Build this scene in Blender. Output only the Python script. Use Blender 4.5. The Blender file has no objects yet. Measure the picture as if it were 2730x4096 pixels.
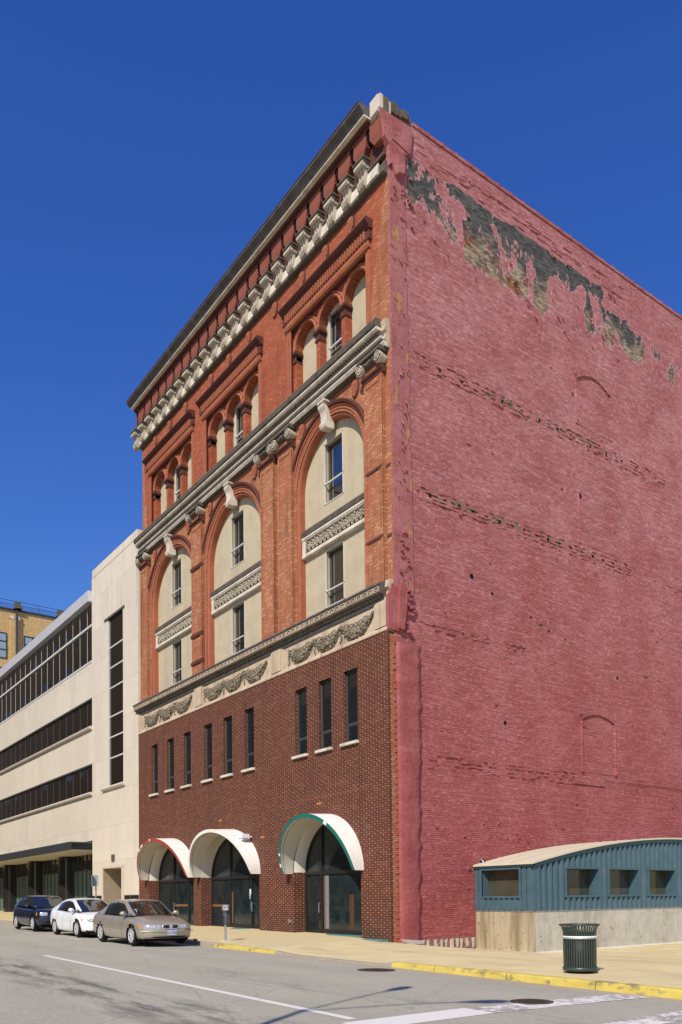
import bpy, bmesh, math, random
from math import sin, cos, pi, radians, sqrt, exp
from mathutils import Vector, Matrix
random.seed(7)
SC = bpy.context.scene
COL = SC.collection

# ------------------------------------------------------------------ camera
cam_d = bpy.data.cameras.new('camera'); cam = bpy.data.objects.new('camera', cam_d); COL.objects.link(cam)
cam_d.sensor_fit = 'HORIZONTAL'; cam_d.sensor_width = 36.0
cam_d.lens = 3298.08 / 2730 * 36.0
cam_d.shift_x = 0.0; cam_d.shift_y = (3495.34 - 2048.0) / 2730
cam_d.clip_start = 0.1; cam_d.clip_end = 2000
rx, ux, fx = (0.59005144, 0.80728655, -0.01130179), (0.02987439, -0.00784236, 0.9995229), (-0.80681276, 0.59010755, 0.02874458)
cam.matrix_world = Matrix(((rx[0], ux[0], -fx[0], 21.8034), (rx[1], ux[1], -fx[1], -18.0), (rx[2], ux[2], -fx[2], 1.44324), (0, 0, 0, 1)))
SC.camera = cam

# ------------------------------------------------------------------ light
SUN_DIR = Vector((-0.416, 0.63, -0.655)).normalized()        # the way the light travels
world = bpy.data.worlds.new('World'); SC.world = world; world.use_nodes = True
wn = world.node_tree; wn.nodes.clear()
sky = wn.nodes.new('ShaderNodeTexSky'); sky.sky_type = 'NISHITA'; sky.sun_disc = False
sky.sun_elevation = math.asin(-SUN_DIR.z); sky.sun_rotation = math.atan2(-SUN_DIR.x, -SUN_DIR.y)
sky.altitude = 0; sky.air_density = 1.5; sky.dust_density = 0.2; sky.ozone_density = 10.0
hsv = wn.nodes.new('ShaderNodeHueSaturation'); hsv.inputs['Hue'].default_value = .521; hsv.inputs['Saturation'].default_value = 1.17; hsv.inputs['Value'].default_value = 1.04
bg = wn.nodes.new('ShaderNodeBackground'); bg.inputs['Strength'].default_value = 0.13
wo = wn.nodes.new('ShaderNodeOutputWorld')
wn.links.new(sky.outputs[0], hsv.inputs['Color']); wn.links.new(hsv.outputs[0], bg.inputs[0]); wn.links.new(bg.outputs[0], wo.inputs[0])
sun_d = bpy.data.lights.new('sun', 'SUN'); sun_d.energy = 5.0; sun_d.angle = radians(0.53); sun_d.color = (1.0, 0.92, 0.77)
sun = bpy.data.objects.new('sun', sun_d); COL.objects.link(sun)
sun.rotation_euler = SUN_DIR.to_track_quat('-Z', 'Y').to_euler(); sun.location = (30, -40, 60)
SC.view_settings.view_transform = 'Standard'; SC.view_settings.look = 'None'
SC.view_settings.exposure = 0.0; SC.view_settings.gamma = 1.0

# ------------------------------------------------------------------ ground heights
def zr0(x):
    return -.078 - .0093 * min(x, 60) if x > 0 else -.078 - .012 * max(x, -60)
def zroad(x, y):
    return zr0(x) - .055 * exp(-max(0, -5.7 - y) / 1.3)
def lerp_tab(tab, v):
    if v <= tab[0][0]: return tab[0][1]
    for (a, b), (c, d) in zip(tab, tab[1:]):
        if v <= c: return b + (d - b) * (v - a) / (c - a)
    return tab[-1][1]
KERB = [(-70, .58), (-28, .33), (-16, .16), (-8, .07), (-1.9, .02), (0.35, -.03), (2.42, -.08), (6.5, -.08), (10.3, -.09), (14.3, -.11), (40, -.3)]
def zkerb(x): return lerp_tab(KERB, x)
DROP = [(-5.7, 0), (-2, .05), (0, .17), (.42, .26), (1.22, .56), (2.5, .83), (4, 1)]
def zwalk(x, y):
    k = zkerb(x)
    zl = k + (.0095 * max(0, -x) - .01 - k) * min(1, max(0, (y + 5.7) / 5.7))
    zr = k + (-.54 - k) * lerp_tab(DROP, y)
    t = min(1, max(0, (x + 2.5) / 2.5)); t = t * t * (3 - 2 * t)
    z = zl + (zr - zl) * t
    # the old driveway dips to the gutter
    d = min(1, max(0, (x - 1.6) / 1.3)) * min(1, max(0, (7.1 - x) / 0.9)); d = d * d * (3 - 2 * d)
    gut = zroad(x, -5.7) + .025
    w = max(0, 1 - (y + 5.7) / 2.6); w = w * w * d
    return z + (gut - z) * w

# ------------------------------------------------------------------ node helper
class NT:
    def __init__(s, name):
        s.m = bpy.data.materials.new(name); s.m.use_nodes = True
        s.t = s.m.node_tree; s.t.nodes.clear()
        s.out = s.t.nodes.new('ShaderNodeOutputMaterial')
        s.b = s.t.nodes.new('ShaderNodeBsdfPrincipled'); s.t.links.new(s.b.outputs[0], s.out.inputs[0])
        s._pos = None
    def n(s, k): return s.t.nodes.new(k)
    def set(s, sock, v):
        if hasattr(v, 'is_linked') or isinstance(v, bpy.types.NodeSocket): s.t.links.new(v, sock)
        else:
            if isinstance(v, (tuple, list)) and len(v) == 3 and sock.type == 'RGBA': v = (*v, 1)
            sock.default_value = v
    def math(s, op, a, b=0.0, c=None, clamp=False):
        x = s.n('ShaderNodeMath'); x.operation = op; x.use_clamp = clamp
        s.set(x.inputs[0], a); s.set(x.inputs[1], b)
        if c is not None: s.set(x.inputs[2], c)
        return x.outputs[0]
    def pos(s):
        if s._pos is None:
            tc = s.n('ShaderNodeTexCoord'); sp = s.n('ShaderNodeSeparateXYZ'); s.t.links.new(tc.outputs['Object'], sp.inputs[0])
            s._pos = (sp.outputs[0], sp.outputs[1], sp.outputs[2], tc.outputs['Object'])
        return s._pos
    def comb(s, x, y, z):
        c = s.n('ShaderNodeCombineXYZ')
        for i, v in enumerate((x, y, z)): s.set(c.inputs[i], v)
        return c.outputs[0]
    def noise(s, vec, scale=5, detail=4, rough=.55, dist=0):
        x = s.n('ShaderNodeTexNoise'); s.set(x.inputs['Vector'], vec)
        x.inputs['Scale'].default_value = scale; x.inputs['Detail'].default_value = detail; x.inputs['Roughness'].default_value = rough
        x.inputs['Distortion'].default_value = dist
        return x.outputs['Fac']
    def voro(s, vec, scale=5, feat='F1'):
        x = s.n('ShaderNodeTexVoronoi'); x.feature = feat; s.set(x.inputs['Vector'], vec); x.inputs['Scale'].default_value = scale
        return x.outputs['Distance']
    def wnoise(s, vec):
        x = s.n('ShaderNodeTexWhiteNoise'); x.noise_dimensions = '3D'; s.set(x.inputs['Vector'], vec); return x.outputs['Value']
    def mix(s, f, a, b, mode='MIX'):
        x = s.n('ShaderNodeMix'); x.data_type = 'RGBA'; x.blend_type = mode
        s.set(x.inputs['Factor'], f); s.set(x.inputs['A'] if False else x.inputs[6], a); s.set(x.inputs[7], b)
        return x.outputs[2]
    def rng(s, v, a, b, c=0.0, d=1.0):
        x = s.n('ShaderNodeMapRange'); s.set(x.inputs[0], v)
        for i, q in enumerate((a, b, c, d)): s.set(x.inputs[1 + i], q)
        return x.outputs[0]
    def bump(s, h, strength=.5, dist=.02, prev=None):
        x = s.n('ShaderNodeBump'); x.inputs['Strength'].default_value = strength; x.inputs['Distance'].default_value = dist
        s.set(x.inputs['Height'], h)
        if prev is not None: s.t.links.new(prev, x.inputs['Normal'])
        return x.outputs[0]
    def fin(s, col, rough=.8, metal=0.0, spec=.3, normal=None, coat=0.0):
        s.set(s.b.inputs['Base Color'], col); s.set(s.b.inputs['Roughness'], rough); s.set(s.b.inputs['Metallic'], metal)
        s.b.inputs['Specular IOR Level'].default_value = spec
        if coat: s.b.inputs['Coat Weight'].default_value = coat; s.b.inputs['Coat Roughness'].default_value = .04
        if normal is not None: s.t.links.new(normal, s.b.inputs['Normal'])
        return s.m
    def bricks(s, L, h, wb=.12, wh=.05, dist=0.0):
        """running-bond masks on any axis-aligned wall -> bed joint, head joint, per-brick random, course random"""
        x, y, z, v = s.pos()
        u = s.math('ADD', x, y)
        if dist:
            z = s.math('ADD', z, s.math('MULTIPLY', s.math('SUBTRACT', s.noise(v, 1.3, 3), .5), dist))
        zc = s.math('DIVIDE', z, h); ci = s.math('FLOOR', zc); zf = s.math('FRACT', zc)
        uc = s.math('ADD', s.math('DIVIDE', u, L), s.math('MULTIPLY', s.math('FLOORED_MODULO', ci, 2.0), .5))
        ui = s.math('FLOOR', uc); uf = s.math('FRACT', uc)
        bed = s.math('LESS_THAN', zf, wb); head = s.math('LESS_THAN', uf, wh)
        rnd = s.wnoise(s.comb(ui, ci, 3.0)); crnd = s.wnoise(s.comb(ci, 1.0, 7.0))
        return bed, head, rnd, crnd

def stone(name, c1, c2, scale=2.0, rough=.85, streak=0.0, sc=(.3, .28, .25), bump=.3, bdist=.01, fine=40, spec=.25, metal=0.0, speck=0.0):
    k = NT(name); x, y, z, v = k.pos()
    c = k.mix(k.rng(k.noise(v, scale, 5, .6), .3, .7), c1, c2)
    f = k.noise(v, fine, 3, .6)
    c = k.mix(k.rng(f, .3, .7, 0, .35), c, tuple(q * .72 for q in c1))
    if streak:
        st = k.noise(k.comb(k.math('MULTIPLY', x, 2.2), k.math('MULTIPLY', y, 2.2), k.math('MULTIPLY', z, .16)), 1.0, 5, .65)
        c = k.mix(k.rng(st, .52, .75, 0, streak), c, sc)
    if speck:
        c = k.mix(k.math('MULTIPLY', k.math('LESS_THAN', k.voro(v, 9), .12), speck), c, sc)
    return k.fin(c, rough, metal, spec, k.bump(f, bump, bdist) if bump else None)
def plain(name, c, rough=.5, metal=0.0, spec=.4, var=.15, scale=6, coat=0.0):
    k = NT(name); v = k.pos()[3]
    n = k.noise(v, scale, 4)
    col = k.mix(k.rng(n, .3, .7), c, tuple(q * (1 - var) for q in c))
    return k.fin(col, k.rng(n, .2, .8, max(.02, rough - .06), min(1, rough + .06)), metal, spec, None, coat)

def brickmat(name, cols, bedc, headc, L, h, wb=.14, wh=.06, dirt=.3, dirtc=(.1, .05, .035), rough=.85, bump=.5, dist=0.0, blot=None, base_dirt=0.0):
    k = NT(name); x, y, z, v = k.pos()
    bed, head, rnd, crnd = k.bricks(L, h, wb, wh, dist)
    c = k.mix(rnd, cols[0], cols[1])
    c = k.mix(k.math('GREATER_THAN', rnd, .82), c, cols[2])
    big = k.noise(v, .35, 4, .6)
    if blot: c = k.mix(k.rng(big, .45, .7, 0, .7), c, blot)
    c = k.mix(k.rng(k.noise(v, 1.7, 6, .65), .48, .8, 0, dirt), c, dirtc)
    vs = k.noise(k.comb(k.math('MULTIPLY', x, 1.7), k.math('MULTIPLY', y, 1.7), k.math('MULTIPLY', z, .14)), 1.0, 5, .65)
    c = k.mix(k.rng(vs, .52, .7, 0, dirt), c, tuple(q * .8 for q in dirtc))
    if base_dirt:
        ef = k.math('MULTIPLY', k.rng(k.noise(v, .55, 5, .65), .6, .72, 0, .4), k.rng(z, 9.0, 1.0))
        c = k.mix(ef, c, (.26, .19, .15))
        c = k.mix(k.math('MULTIPLY', k.rng(z, 1.3, -.1), k.rng(k.noise(v, 2.3, 4), .25, .7, 0, base_dirt)), c, (.045, .04, .036))
    hr = k.wnoise(k.comb(k.math('MULTIPLY', rnd, 91.0), 2.0, 1.0))
    hc = k.mix(hr, headc, tuple(q * .45 for q in headc))
    c = k.mix(head, c, hc)
    c = k.mix(bed, c, bedc)
    hgt = k.math('SUBTRACT', 1.0, k.math('MAXIMUM', bed, k.math('MULTIPLY', head, .7)))
    hgt = k.math('ADD', hgt, k.math('MULTIPLY', k.noise(v, 25, 3), .5))
    return k.fin(c, rough, 0, .25, k.bump(hgt, bump, .012))

M = {}
M['veneer'] = brickmat('brown_glazed_brick', [(.165, .056, .033), (.130, .043, .027), (.185, .070, .038)], (.010, .006, .005), (.50, .36, .23), .31, .084, .21, .065, .45, (.075, .03, .023), .8, .4, base_dirt=.6)
M['red'] = brickmat('old_red_brick', [(.50, .215, .105), (.40, .145, .068), (.57, .29, .155)], (.13, .045, .03), (.22, .085, .055), .21, .066, .2, .07, .6, (.16, .055, .034), .9, .6, blot=(.40, .105, .05))
M['redtop'] = brickmat('red_brick_upper_storey', [(.42, .115, .052), (.34, .08, .038), (.47, .165, .078)], (.14, .045, .03), (.22, .08, .05), .21, .066, .2, .07, .6, (.17, .05, .032), .9, .55, blot=(.38, .09, .04))
M['terracotta'] = stone('red_terracotta', (.27, .085, .055), (.22, .065, .042), 1.2, .8, .35, (.2, .06, .04), .25, .008)
M['redmould'] = stone('red_moulded_brick', (.39, .135, .07), (.31, .09, .05), 3, .85, .2, (.2, .05, .03), .3)
M['darkmould'] = stone('soot_dark_brick_moulding', (.13, .045, .032), (.08, .03, .024), 4, .85, .3, (.03, .02, .018), .3)
M['cream'] = stone('cream_pebbled_infill', (.55, .465, .315), (.44, .37, .25), 1.4, .95, .5, (.33, .28, .2), .6, .01, 55)
M['paleterra'] = stone('weathered_pale_terracotta', (.62, .49, .35), (.42, .32, .22), 1.6, .8, .75, (.16, .12, .085), .4, .012, 30)
M['white'] = stone('pale_stone_moulding', (.74, .68, .57), (.54, .46, .37), 2.6, .75, .55, (.2, .16, .13), .3)
M['bracketstone'] = stone('sooty_pale_bracket_stone', (.56, .50, .40), (.34, .29, .22), 3, .8, .8, (.12, .10, .08), .4)
M['soot'] = stone('sooty_stone', (.085, .07, .055), (.16, .135, .10), 5, .9, .5, (.025, .022, .02), .5, .015)
M['leaf'] = stone('pale_carved_leaf_stone', (.52, .46, .35), (.34, .29, .21), 6, .9, .3, (.10, .09, .07), .4)
M['garland'] = stone('weathered_garland_stone', (.30, .26, .18), (.12, .10, .075), 7, .9, .3, (.05, .045, .035), .4)
M['gutter'] = stone('dark_metal_gutter', (.125, .113, .10), (.07, .064, .058), 3, .6, .5, (.22, .20, .18), .15)
M['frame_alu'] = plain('pale_aluminium_frame', (.62, .61, .57), .5, 0, .3)
M['frame_dark'] = plain('black_painted_frame', (.018, .018, .019), .4, 0, .4)
M['frame_grey'] = plain('grey_green_metal_frame', (.085, .09, .088), .5, .1, .3)
def glass(name, c=(.012, .014, .016), rough=.025, spec=.6, dirt=0.0, ior=2.3):
    k = NT(name); v = k.pos()[3]
    nb = k.noise(v, .7, 2, .4)
    col = c
    r = rough
    if dirt:
        d = k.rng(k.noise(v, 1.6, 6, .65), .35, .75, 0, dirt)
        col = k.mix(d, c, (.16, .19, .19)); r = k.rng(d, 0, 1, rough, .5)
    k.b.inputs['IOR'].default_value = ior
    return k.fin(col, r, 0, .5, k.bump(nb, .06, .05))
M['glass'] = glass('dark_window_glass', ior=2.7)
M['glass_black'] = glass('black_narrow_window_glass', ior=1.55)
M['glass_shop'] = glass('dusty_shop_glass', (.008, .014, .016), .05, .4, .14, 1.5)
M['glass_bronze'] = glass('bronze_tinted_glass', (.016, .011, .007), .03, .6)
M['glass_car'] = glass('car_window_glass', (.012, .016, .016), .02, .5)
M['awning_white'] = stone('white_painted_awning', (.86, .83, .77), (.76, .71, .62), 1.3, .6, .4, (.42, .36, .28), .15)
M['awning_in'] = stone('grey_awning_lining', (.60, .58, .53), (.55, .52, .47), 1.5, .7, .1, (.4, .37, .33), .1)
M['trim_green'] = plain('green_painted_trim', (.012, .17, .14), .4, 0, .4, .3, 9)
M['trim_red'] = plain('red_painted_trim', (.45, .06, .05), .45, 0, .4, .3, 9)
M['step_green'] = stone('worn_green_painted_step', (.13, .27, .235), (.06, .19, .165), 5, .7, .2, (.35, .33, .28), .3)
M['wood'] = plain('varnished_wood_rail', (.24, .115, .045), .5, 0, .3, .3, 12)
M['black'] = plain('black_plastic', (.012, .012, .013), .5, 0, .3)
M['signwhite'] = plain('white_card', (.8, .8, .8), .6)
M['signblue'] = plain('blue_card', (.06, .25, .6), .6)

# pink painted party wall
def pinkwall(name, peel=True, rough_brick=True, soft=False):
    k = NT(name); x, y, z, v = k.pos()
    c1, c2, c3 = (.46, .13, .145), (.40, .095, .10), (.50, .16, .185)
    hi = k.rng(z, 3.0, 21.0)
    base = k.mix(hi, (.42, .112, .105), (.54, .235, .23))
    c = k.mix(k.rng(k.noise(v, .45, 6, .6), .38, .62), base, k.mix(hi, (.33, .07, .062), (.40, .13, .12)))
    st = k.noise(k.comb(x, k.math('MULTIPLY', y, .5), k.math('MULTIPLY', z, 7.0)), 1.2, 5, .6)
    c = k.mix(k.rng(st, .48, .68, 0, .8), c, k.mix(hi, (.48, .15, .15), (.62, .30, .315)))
    if rough_brick:
        bed, head, rnd, crnd = k.bricks(.225, .0735, .2, .07, .05)
        sd = k.noise(k.comb(x, k.math('ADD', k.math('MULTIPLY', y, .9), 40.0), k.math('MULTIPLY', z, 6.0)), 1.5, 6, .72)
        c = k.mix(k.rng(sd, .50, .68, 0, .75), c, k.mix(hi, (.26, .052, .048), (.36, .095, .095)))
        fl = k.noise(k.comb(x, k.math('MULTIPLY', y, 3.0), k.math('MULTIPLY', z, 9.0)), 1.6, 3, .6)
        c = k.mix(k.rng(fl, .56, .66, 0, .55), c, (.20, .05, .05))
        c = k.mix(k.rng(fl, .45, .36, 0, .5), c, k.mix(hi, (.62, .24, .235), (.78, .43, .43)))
        vis = k.rng(k.noise(k.comb(x, k.math('MULTIPLY', y, .8), k.math('MULTIPLY', z, 3.0)), 1.4, 5, .7), .34, .56)
        jm = k.math('MULTIPLY', k.math('MAXIMUM', bed, k.math('MULTIPLY', head, .95)), vis)
        deep = k.math('MULTIPLY', jm, k.rng(k.noise(k.comb(x, k.math('MULTIPLY', y, 1.2), k.math('MULTIPLY', z, 8.0)), 1.1, 4), .42, .58))
        c = k.mix(k.math('MULTIPLY', deep, .95), c, (.085, .022, .022))
        c = k.mix(k.math('MULTIPLY', rnd, .42), c, (.30, .07, .07))
        hgt = k.math('SUBTRACT', k.math('MULTIPLY', rnd, .8), k.math('MULTIPLY', jm, 1.3))
        hgt = k.math('ADD', hgt, k.math('MULTIPLY', k.noise(v, 14, 6, .75), 1.1))
        c = k.mix(k.rng(k.noise(v, 11, 4, .7), .55, .72, 0, .45), c, (.32, .085, .08))
    else:
        hgt = k.math('ADD', k.noise(v, 5, 5, .6), k.math('MULTIPLY', k.noise(v, 22, 4, .7), .35))
        c = k.mix(.55, c, (.27, .075, .073)); c = k.mix(k.rng(k.noise(v, 1.6, 6, .65), .42, .62, 0, .85), c, (.27, .062, .058)); c = k.mix(k.rng(k.noise(v, 6, 4, .65), .56, .72, 0, .5), c, (.27, .06, .055))
    if peel:
        n = k.math('ADD', k.math('MULTIPLY', k.noise(k.comb(x, k.math('MULTIPLY', y, 1.0), k.math('MULTIPLY', z, .62)), .75, 7, .62, .6), .7), k.math('MULTIPLY', k.noise(k.comb(x, k.math('MULTIPLY', y, 1.5), k.math('MULTIPLY', z, .8)), 2.6, 6, .7, .4), .3)); n = k.math('ADD', k.math('MULTIPLY', k.math('SUBTRACT', n, .5), 2.0), .5)
        top = k.rng(z, 28.22, 28.05)
        slope = k.math('ADD', z, k.math('MULTIPLY', k.math('SUBTRACT', 5.0, y), k.math('MULTIPLY', k.math('LESS_THAN', y, 5.0), -.28)))
        up = k.math('MULTIPLY', k.rng(slope, 26.5, 27.7), k.math('MULTIPLY', k.rng(y, 1.0, 2.4), k.rng(y, 14.5, 11.5)))
        lo = k.math('MULTIPLY', k.rng(z, 25.0, 25.6), k.math('MULTIPLY', k.rng(y, 3.6, 4.2), k.rng(y, 9.6, 8.0)))
        far = k.math('MULTIPLY', k.math('MULTIPLY', k.rng(z, 25.2, 26.0), k.rng(k.math('ADD', z, k.math('MULTIPLY', k.math('SUBTRACT', y, 11.0), .12)), 28.0, 27.4)), k.math('MULTIPLY', k.rng(y, 10.6, 11.4), k.rng(y, 20.0, 15.0)))
        lef = k.math('MULTIPLY', k.rng(z, 25.6, 26.2), k.math('MULTIPLY', k.rng(y, .9, 1.3), k.math('MULTIPLY', k.rng(y, 4.5, 2.5), .75)))
        bias = k.math('MULTIPLY', top, k.math('MAXIMUM', k.math('MAXIMUM', up, k.math('MULTIPLY', lo, .93)), k.math('MAXIMUM', lef, k.math('MULTIPLY', far, .85))))
        on = k.math('GREATER_THAN', bias, .03)
        mk = k.math('MULTIPLY', on, k.math('GREATER_THAN', k.math('ADD', n, k.math('MULTIPLY', bias, .42)), .78))
        edge = k.math('MULTIPLY', on, k.math('GREATER_THAN', k.math('ADD', n, k.math('MULTIPLY', bias, .42)), .75))
        bed2, head2, rnd2, cr2 = k.bricks(.225, .0735, .22, .08, .02)
        n2 = k.noise(v, .8, 5, .6)
        old = k.mix(k.rng(k.math('ADD', k.math('MULTIPLY', n2, 1.2), k.rng(z, 25.6, 27.9, -.34, .36)), .42, .66), k.mix(rnd2, (.16, .095, .06), (.52, .42, .28)), k.mix(rnd2, (.04, .042, .04), (.15, .142, .125)))
        rust = k.math('MULTIPLY', k.rng(k.noise(k.comb(x, y, z), 1.1, 4), .55, .62), k.rng(z, 27.0, 26.2))
        old = k.mix(rust, old, k.mix(rnd2, (.26, .075, .03), (.36, .13, .05)))
        old = k.mix(k.math('MULTIPLY', k.math('MAXIMUM', bed2, head2), .8), old, (.028, .026, .024))
        c = k.mix(edge, c, (.68, .34, .35)); c = k.mix(mk, c, old)  # pale rim is a highlight painted along the peeling edge
        hgt = k.math('ADD', k.math('MULTIPLY', hgt, 1.0), k.math('MULTIPLY', edge, -1.3))
        # worn spots along the old floor lines
        for zz, s1, s2 in ((20.8, 4.0, 16.0), (15.98, 1.5, 13.0)):
            bd = k.math('MULTIPLY', k.rng(k.math('ABSOLUTE', k.math('SUBTRACT', z, zz)), .32, .12), k.math('MULTIPLY', k.rng(y, s1, s1 + 1), k.rng(y, s2, s2 - 4)))
            sp = k.math('GREATER_THAN', k.math('ADD', k.noise(v, 3.2, 5, .7), k.math('MULTIPLY', bd, .2)), .72)
            c = k.mix(k.math('MULTIPLY', sp, k.math('MULTIPLY', bd, .8)), c, (.20, .16, .10))
    return k.fin(c, .8, 0, .3, k.bump(hgt, .9 if rough_brick else .9, .035 if rough_brick else .05))
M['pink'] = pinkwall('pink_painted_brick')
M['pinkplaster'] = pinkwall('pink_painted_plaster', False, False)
def pinkstrip():
    k = NT('pink_painted_pilaster'); x, y, z, v = k.pos()
    c = k.mix(k.rng(k.noise(v, 1.0, 5), .35, .65), (.40, .15, .15), (.32, .10, .098))
    n = k.noise(k.comb(x, k.math('MULTIPLY', y, 1.6), k.math('MULTIPLY', z, .55)), 1.5, 6, .6, .3)
    mk = k.math('GREATER_THAN', n, .6); ed = k.math('GREATER_THAN', n, .585)
    ce = k.voro(k.comb(x, k.math('ADD', y, k.noise(v, 2.5, 4)), k.math('MULTIPLY', z, .6)), 2.6, 'DISTANCE_TO_EDGE')
    c = k.mix(k.math('MULTIPLY', k.math('LESS_THAN', ce, .012), .6), c, (.10, .03, .03))
    c = k.mix(ed, c, (.20, .06, .06)); c = k.mix(mk, c, (.40, .20, .09))
    bed, head, rnd, cr = k.bricks(.225, .0735, .2, .07, .03)
    h = k.math('ADD', k.math('MULTIPLY', ed, -1.2), k.math('ADD', k.noise(v, 8, 5, .65), k.math('MULTIPLY', bed, -.35)))
    return k.fin(c, .8, 0, .3, k.bump(h, .6, .03))
M['pinkstrip'] = pinkstrip()
M['rubble'] = brickmat('bare_rubble_brick', [(.30, .09, .045), (.20, .06, .04), (.42, .15, .08)], (.12, .10, .085), (.45, .42, .37), .22, .075, .25, .12, .4, (.42, .38, .33), .95, .8, .05)
M['rubble_mortar'] = stone('whitewashed_rubble', (.62, .56, .5), (.45, .40, .35), 6, .95, .3, (.2, .14, .1), .8, .03)
M['orangeplain'] = stone('orange_brick', (.50, .20, .10), (.42, .15, .07), 8, .8)
M['orangeold'] = brickmat('bare_orange_brick_edge', [(.40, .115, .05), (.30, .075, .035), (.42, .16, .08)], (.16, .07, .045), (.36, .25, .18), .21, .072, .2, .1, .4, (.5, .38, .28), .9, .6)

# beige stone office block
def beige():
    k = NT('beige_limestone_cladding'); x, y, z, v = k.pos()
    u = k.math('ADD', x, y)
    ui = k.math('FLOOR', k.math('DIVIDE', u, 1.22))
    zi = k.math('FLOOR', k.math('DIVIDE', k.math('SUBTRACT', z, 1.7), 2.08))
    zf = k.math('FRACT', k.math('DIVIDE', k.math('SUBTRACT', z, 1.7), 2.08)); uf = k.math('FRACT', k.math('DIVIDE', u, 1.22))
    r = k.wnoise(k.comb(ui, zi, 1.0))
    c = k.mix(r, (.67, .60, .49), (.60, .535, .435))
    c = k.mix(k.rng(k.noise(v, 1.1, 6, .6), .35, .7, 0, .6), c, (.56, .49, .39))
    st = k.noise(k.comb(k.math('MULTIPLY', x, 3.4), k.math('MULTIPLY', y, 3.4), k.math('MULTIPLY', z, .12)), 1.0, 6, .7)
    band = k.math('MAXIMUM', k.rng(z, 14.9, 16.5), k.math('MULTIPLY', k.rng(z, 21.0, 22.4), .8))
    c = k.mix(k.math('MULTIPLY', k.rng(st, .56, .68), k.math('MULTIPLY', band, .6)), c, (.24, .21, .185))
    j = k.math('MAXIMUM', k.math('MULTIPLY', k.math('LESS_THAN', zf, .008), .55), k.math('MULTIPLY', k.math('LESS_THAN', uf, .008), .22))
    c = k.mix(j, c, (.2, .18, .15))
    return k.fin(c, .8, 0, .3, k.bump(k.noise(v, 30, 4), .12, .006))
M['beige'] = beige()
M['beigesill'] = stone('limestone_sill', (.62, .55, .45), (.55, .48, .39), 2, .8, .2, (.3, .27, .22), .2)
M['doortan'] = stone('shaded_tan_doorway_stone', (.34, .28, .20), (.27, .22, .155), 2, .8, .2, (.2, .16, .11), .2)  # darker tan, with the door recess's shade put into the colour
M['granite'] = stone('polished_black_granite', (.018, .017, .017), (.03, .028, .027), 12, .16, 0, (.1, .1, .1), 0, .01, 60, .5, 0, .3)
M['canopy'] = plain('dark_ribbed_canopy_metal', (.09, .10, .105), .4, .4, .4)
M['soffit'] = plain('cream_soffit', (.55, .52, .44), .8)
M['fascia'] = plain('white_metal_fascia', (.62, .62, .64), .4, .2, .4)
M['curtain'] = glass('pale_green_shop_glass', (.14, .22, .195), .08, .5, 0, 1.45)
M['yellowbrick'] = brickmat('yellow_brick', [(.56, .38, .17), (.50, .33, .145), (.62, .44, .22)], (.40, .27, .13), (.44, .31, .16), .23, .12, .15, .06, .35, (.36, .24, .11), .9, .4)
M['acrossbrick'] = brickmat('brown_brick_across_street', [(.34, .22, .12), (.26, .16, .09), (.40, .28, .16)], (.16, .12, .08), (.2, .15, .1), .23, .15, .15, .06, .35, (.2, .14, .08), .9, .4)
M['steel_dark'] = plain('dark_blue_grey_steel', (.035, .045, .06), .5, .3, .4)
M['wireglass'] = stone('ribbed_pale_glass', (.30, .38, .46), (.22, .29, .36), 30, .25, 0, (.1, .1, .1), .5, .01, 60, .5)

# shed
def ribbed_blue():
    k = NT('blue_painted_sheet_steel'); x, y, z, v = k.pos()
    c = k.mix(k.rng(k.noise(v, 2.5, 5), .35, .7), (.05, .098, .125), (.07, .125, .152))
    c = k.mix(k.math('GREATER_THAN', k.noise(v, 11, 5, .7), .74), c, (.45, .47, .45))
    return k.fin(c, .5, 0, .4, k.bump(k.noise(v, 14, 3), .08, .01))
M['blue'] = ribbed_blue()
M['bluedark'] = plain('dark_blue_trim', (.02, .05, .055), .5, 0, .4)
M['shedroof'] = stone('cream_metal_roof', (.66, .60, .44), (.60, .53, .38), 2, .6, .15, (.4, .35, .25), .1)
def concrete():
    k = NT('streaked_cast_concrete'); x, y, z, v = k.pos()
    c = k.mix(k.rng(k.noise(v, 1.5, 6, .6), .35, .68), (.54, .50, .41), (.43, .40, .325))
    front = k.rng(y, -3.93, -3.97)
    c = k.mix(k.math('MULTIPLY', front, .6), c, (.36, .27, .14)); fs = k.noise(k.comb(k.math('MULTIPLY', x, 2.6), 0.0, k.math('MULTIPLY', z, .25)), 1.0, 4, .6); c = k.mix(k.math('MULTIPLY', front, k.rng(fs, .45, .62, 0, .7)), c, (.16, .115, .055))
    st = k.noise(k.comb(k.math('MULTIPLY', x, 2.0), k.math('MULTIPLY', y, 1.2), k.math('MULTIPLY', z, .3)), 1.0, 5, .65)
    c = k.mix(k.rng(st, .49, .7, 0, .6), c, (.21, .175, .12))
    st2 = k.noise(k.comb(k.math('MULTIPLY', x, 3.0), k.math('MULTIPLY', y, 1.7), k.math('ADD', k.math('MULTIPLY', z, .2), 9.0)), 1.0, 4, .6)
    c = k.mix(k.rng(st2, .55, .75, 0, .35), c, (.50, .37, .18))
    c = k.mix(k.math('LESS_THAN', k.voro(v, 4.2), .13), c, (.17, .15, .12)); c = k.mix(k.rng(k.noise(v, 6, 5, .7), .55, .75, 0, .5), c, (.30, .27, .2))
    jn = k.math('LESS_THAN', k.math('FRACT', k.math('DIVIDE', k.math('SUBTRACT', y, .2), 1.22)), .012)
    c = k.mix(k.math('MULTIPLY', jn, .5), c, (.18, .15, .11))
    return k.fin(c, .9, 0, .25, k.bump(k.noise(v, 18, 5, .7), .35, .012))
M['concrete'] = concrete()
M['caulk'] = plain('white_caulk', (.78, .76, .7), .8)

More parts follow.
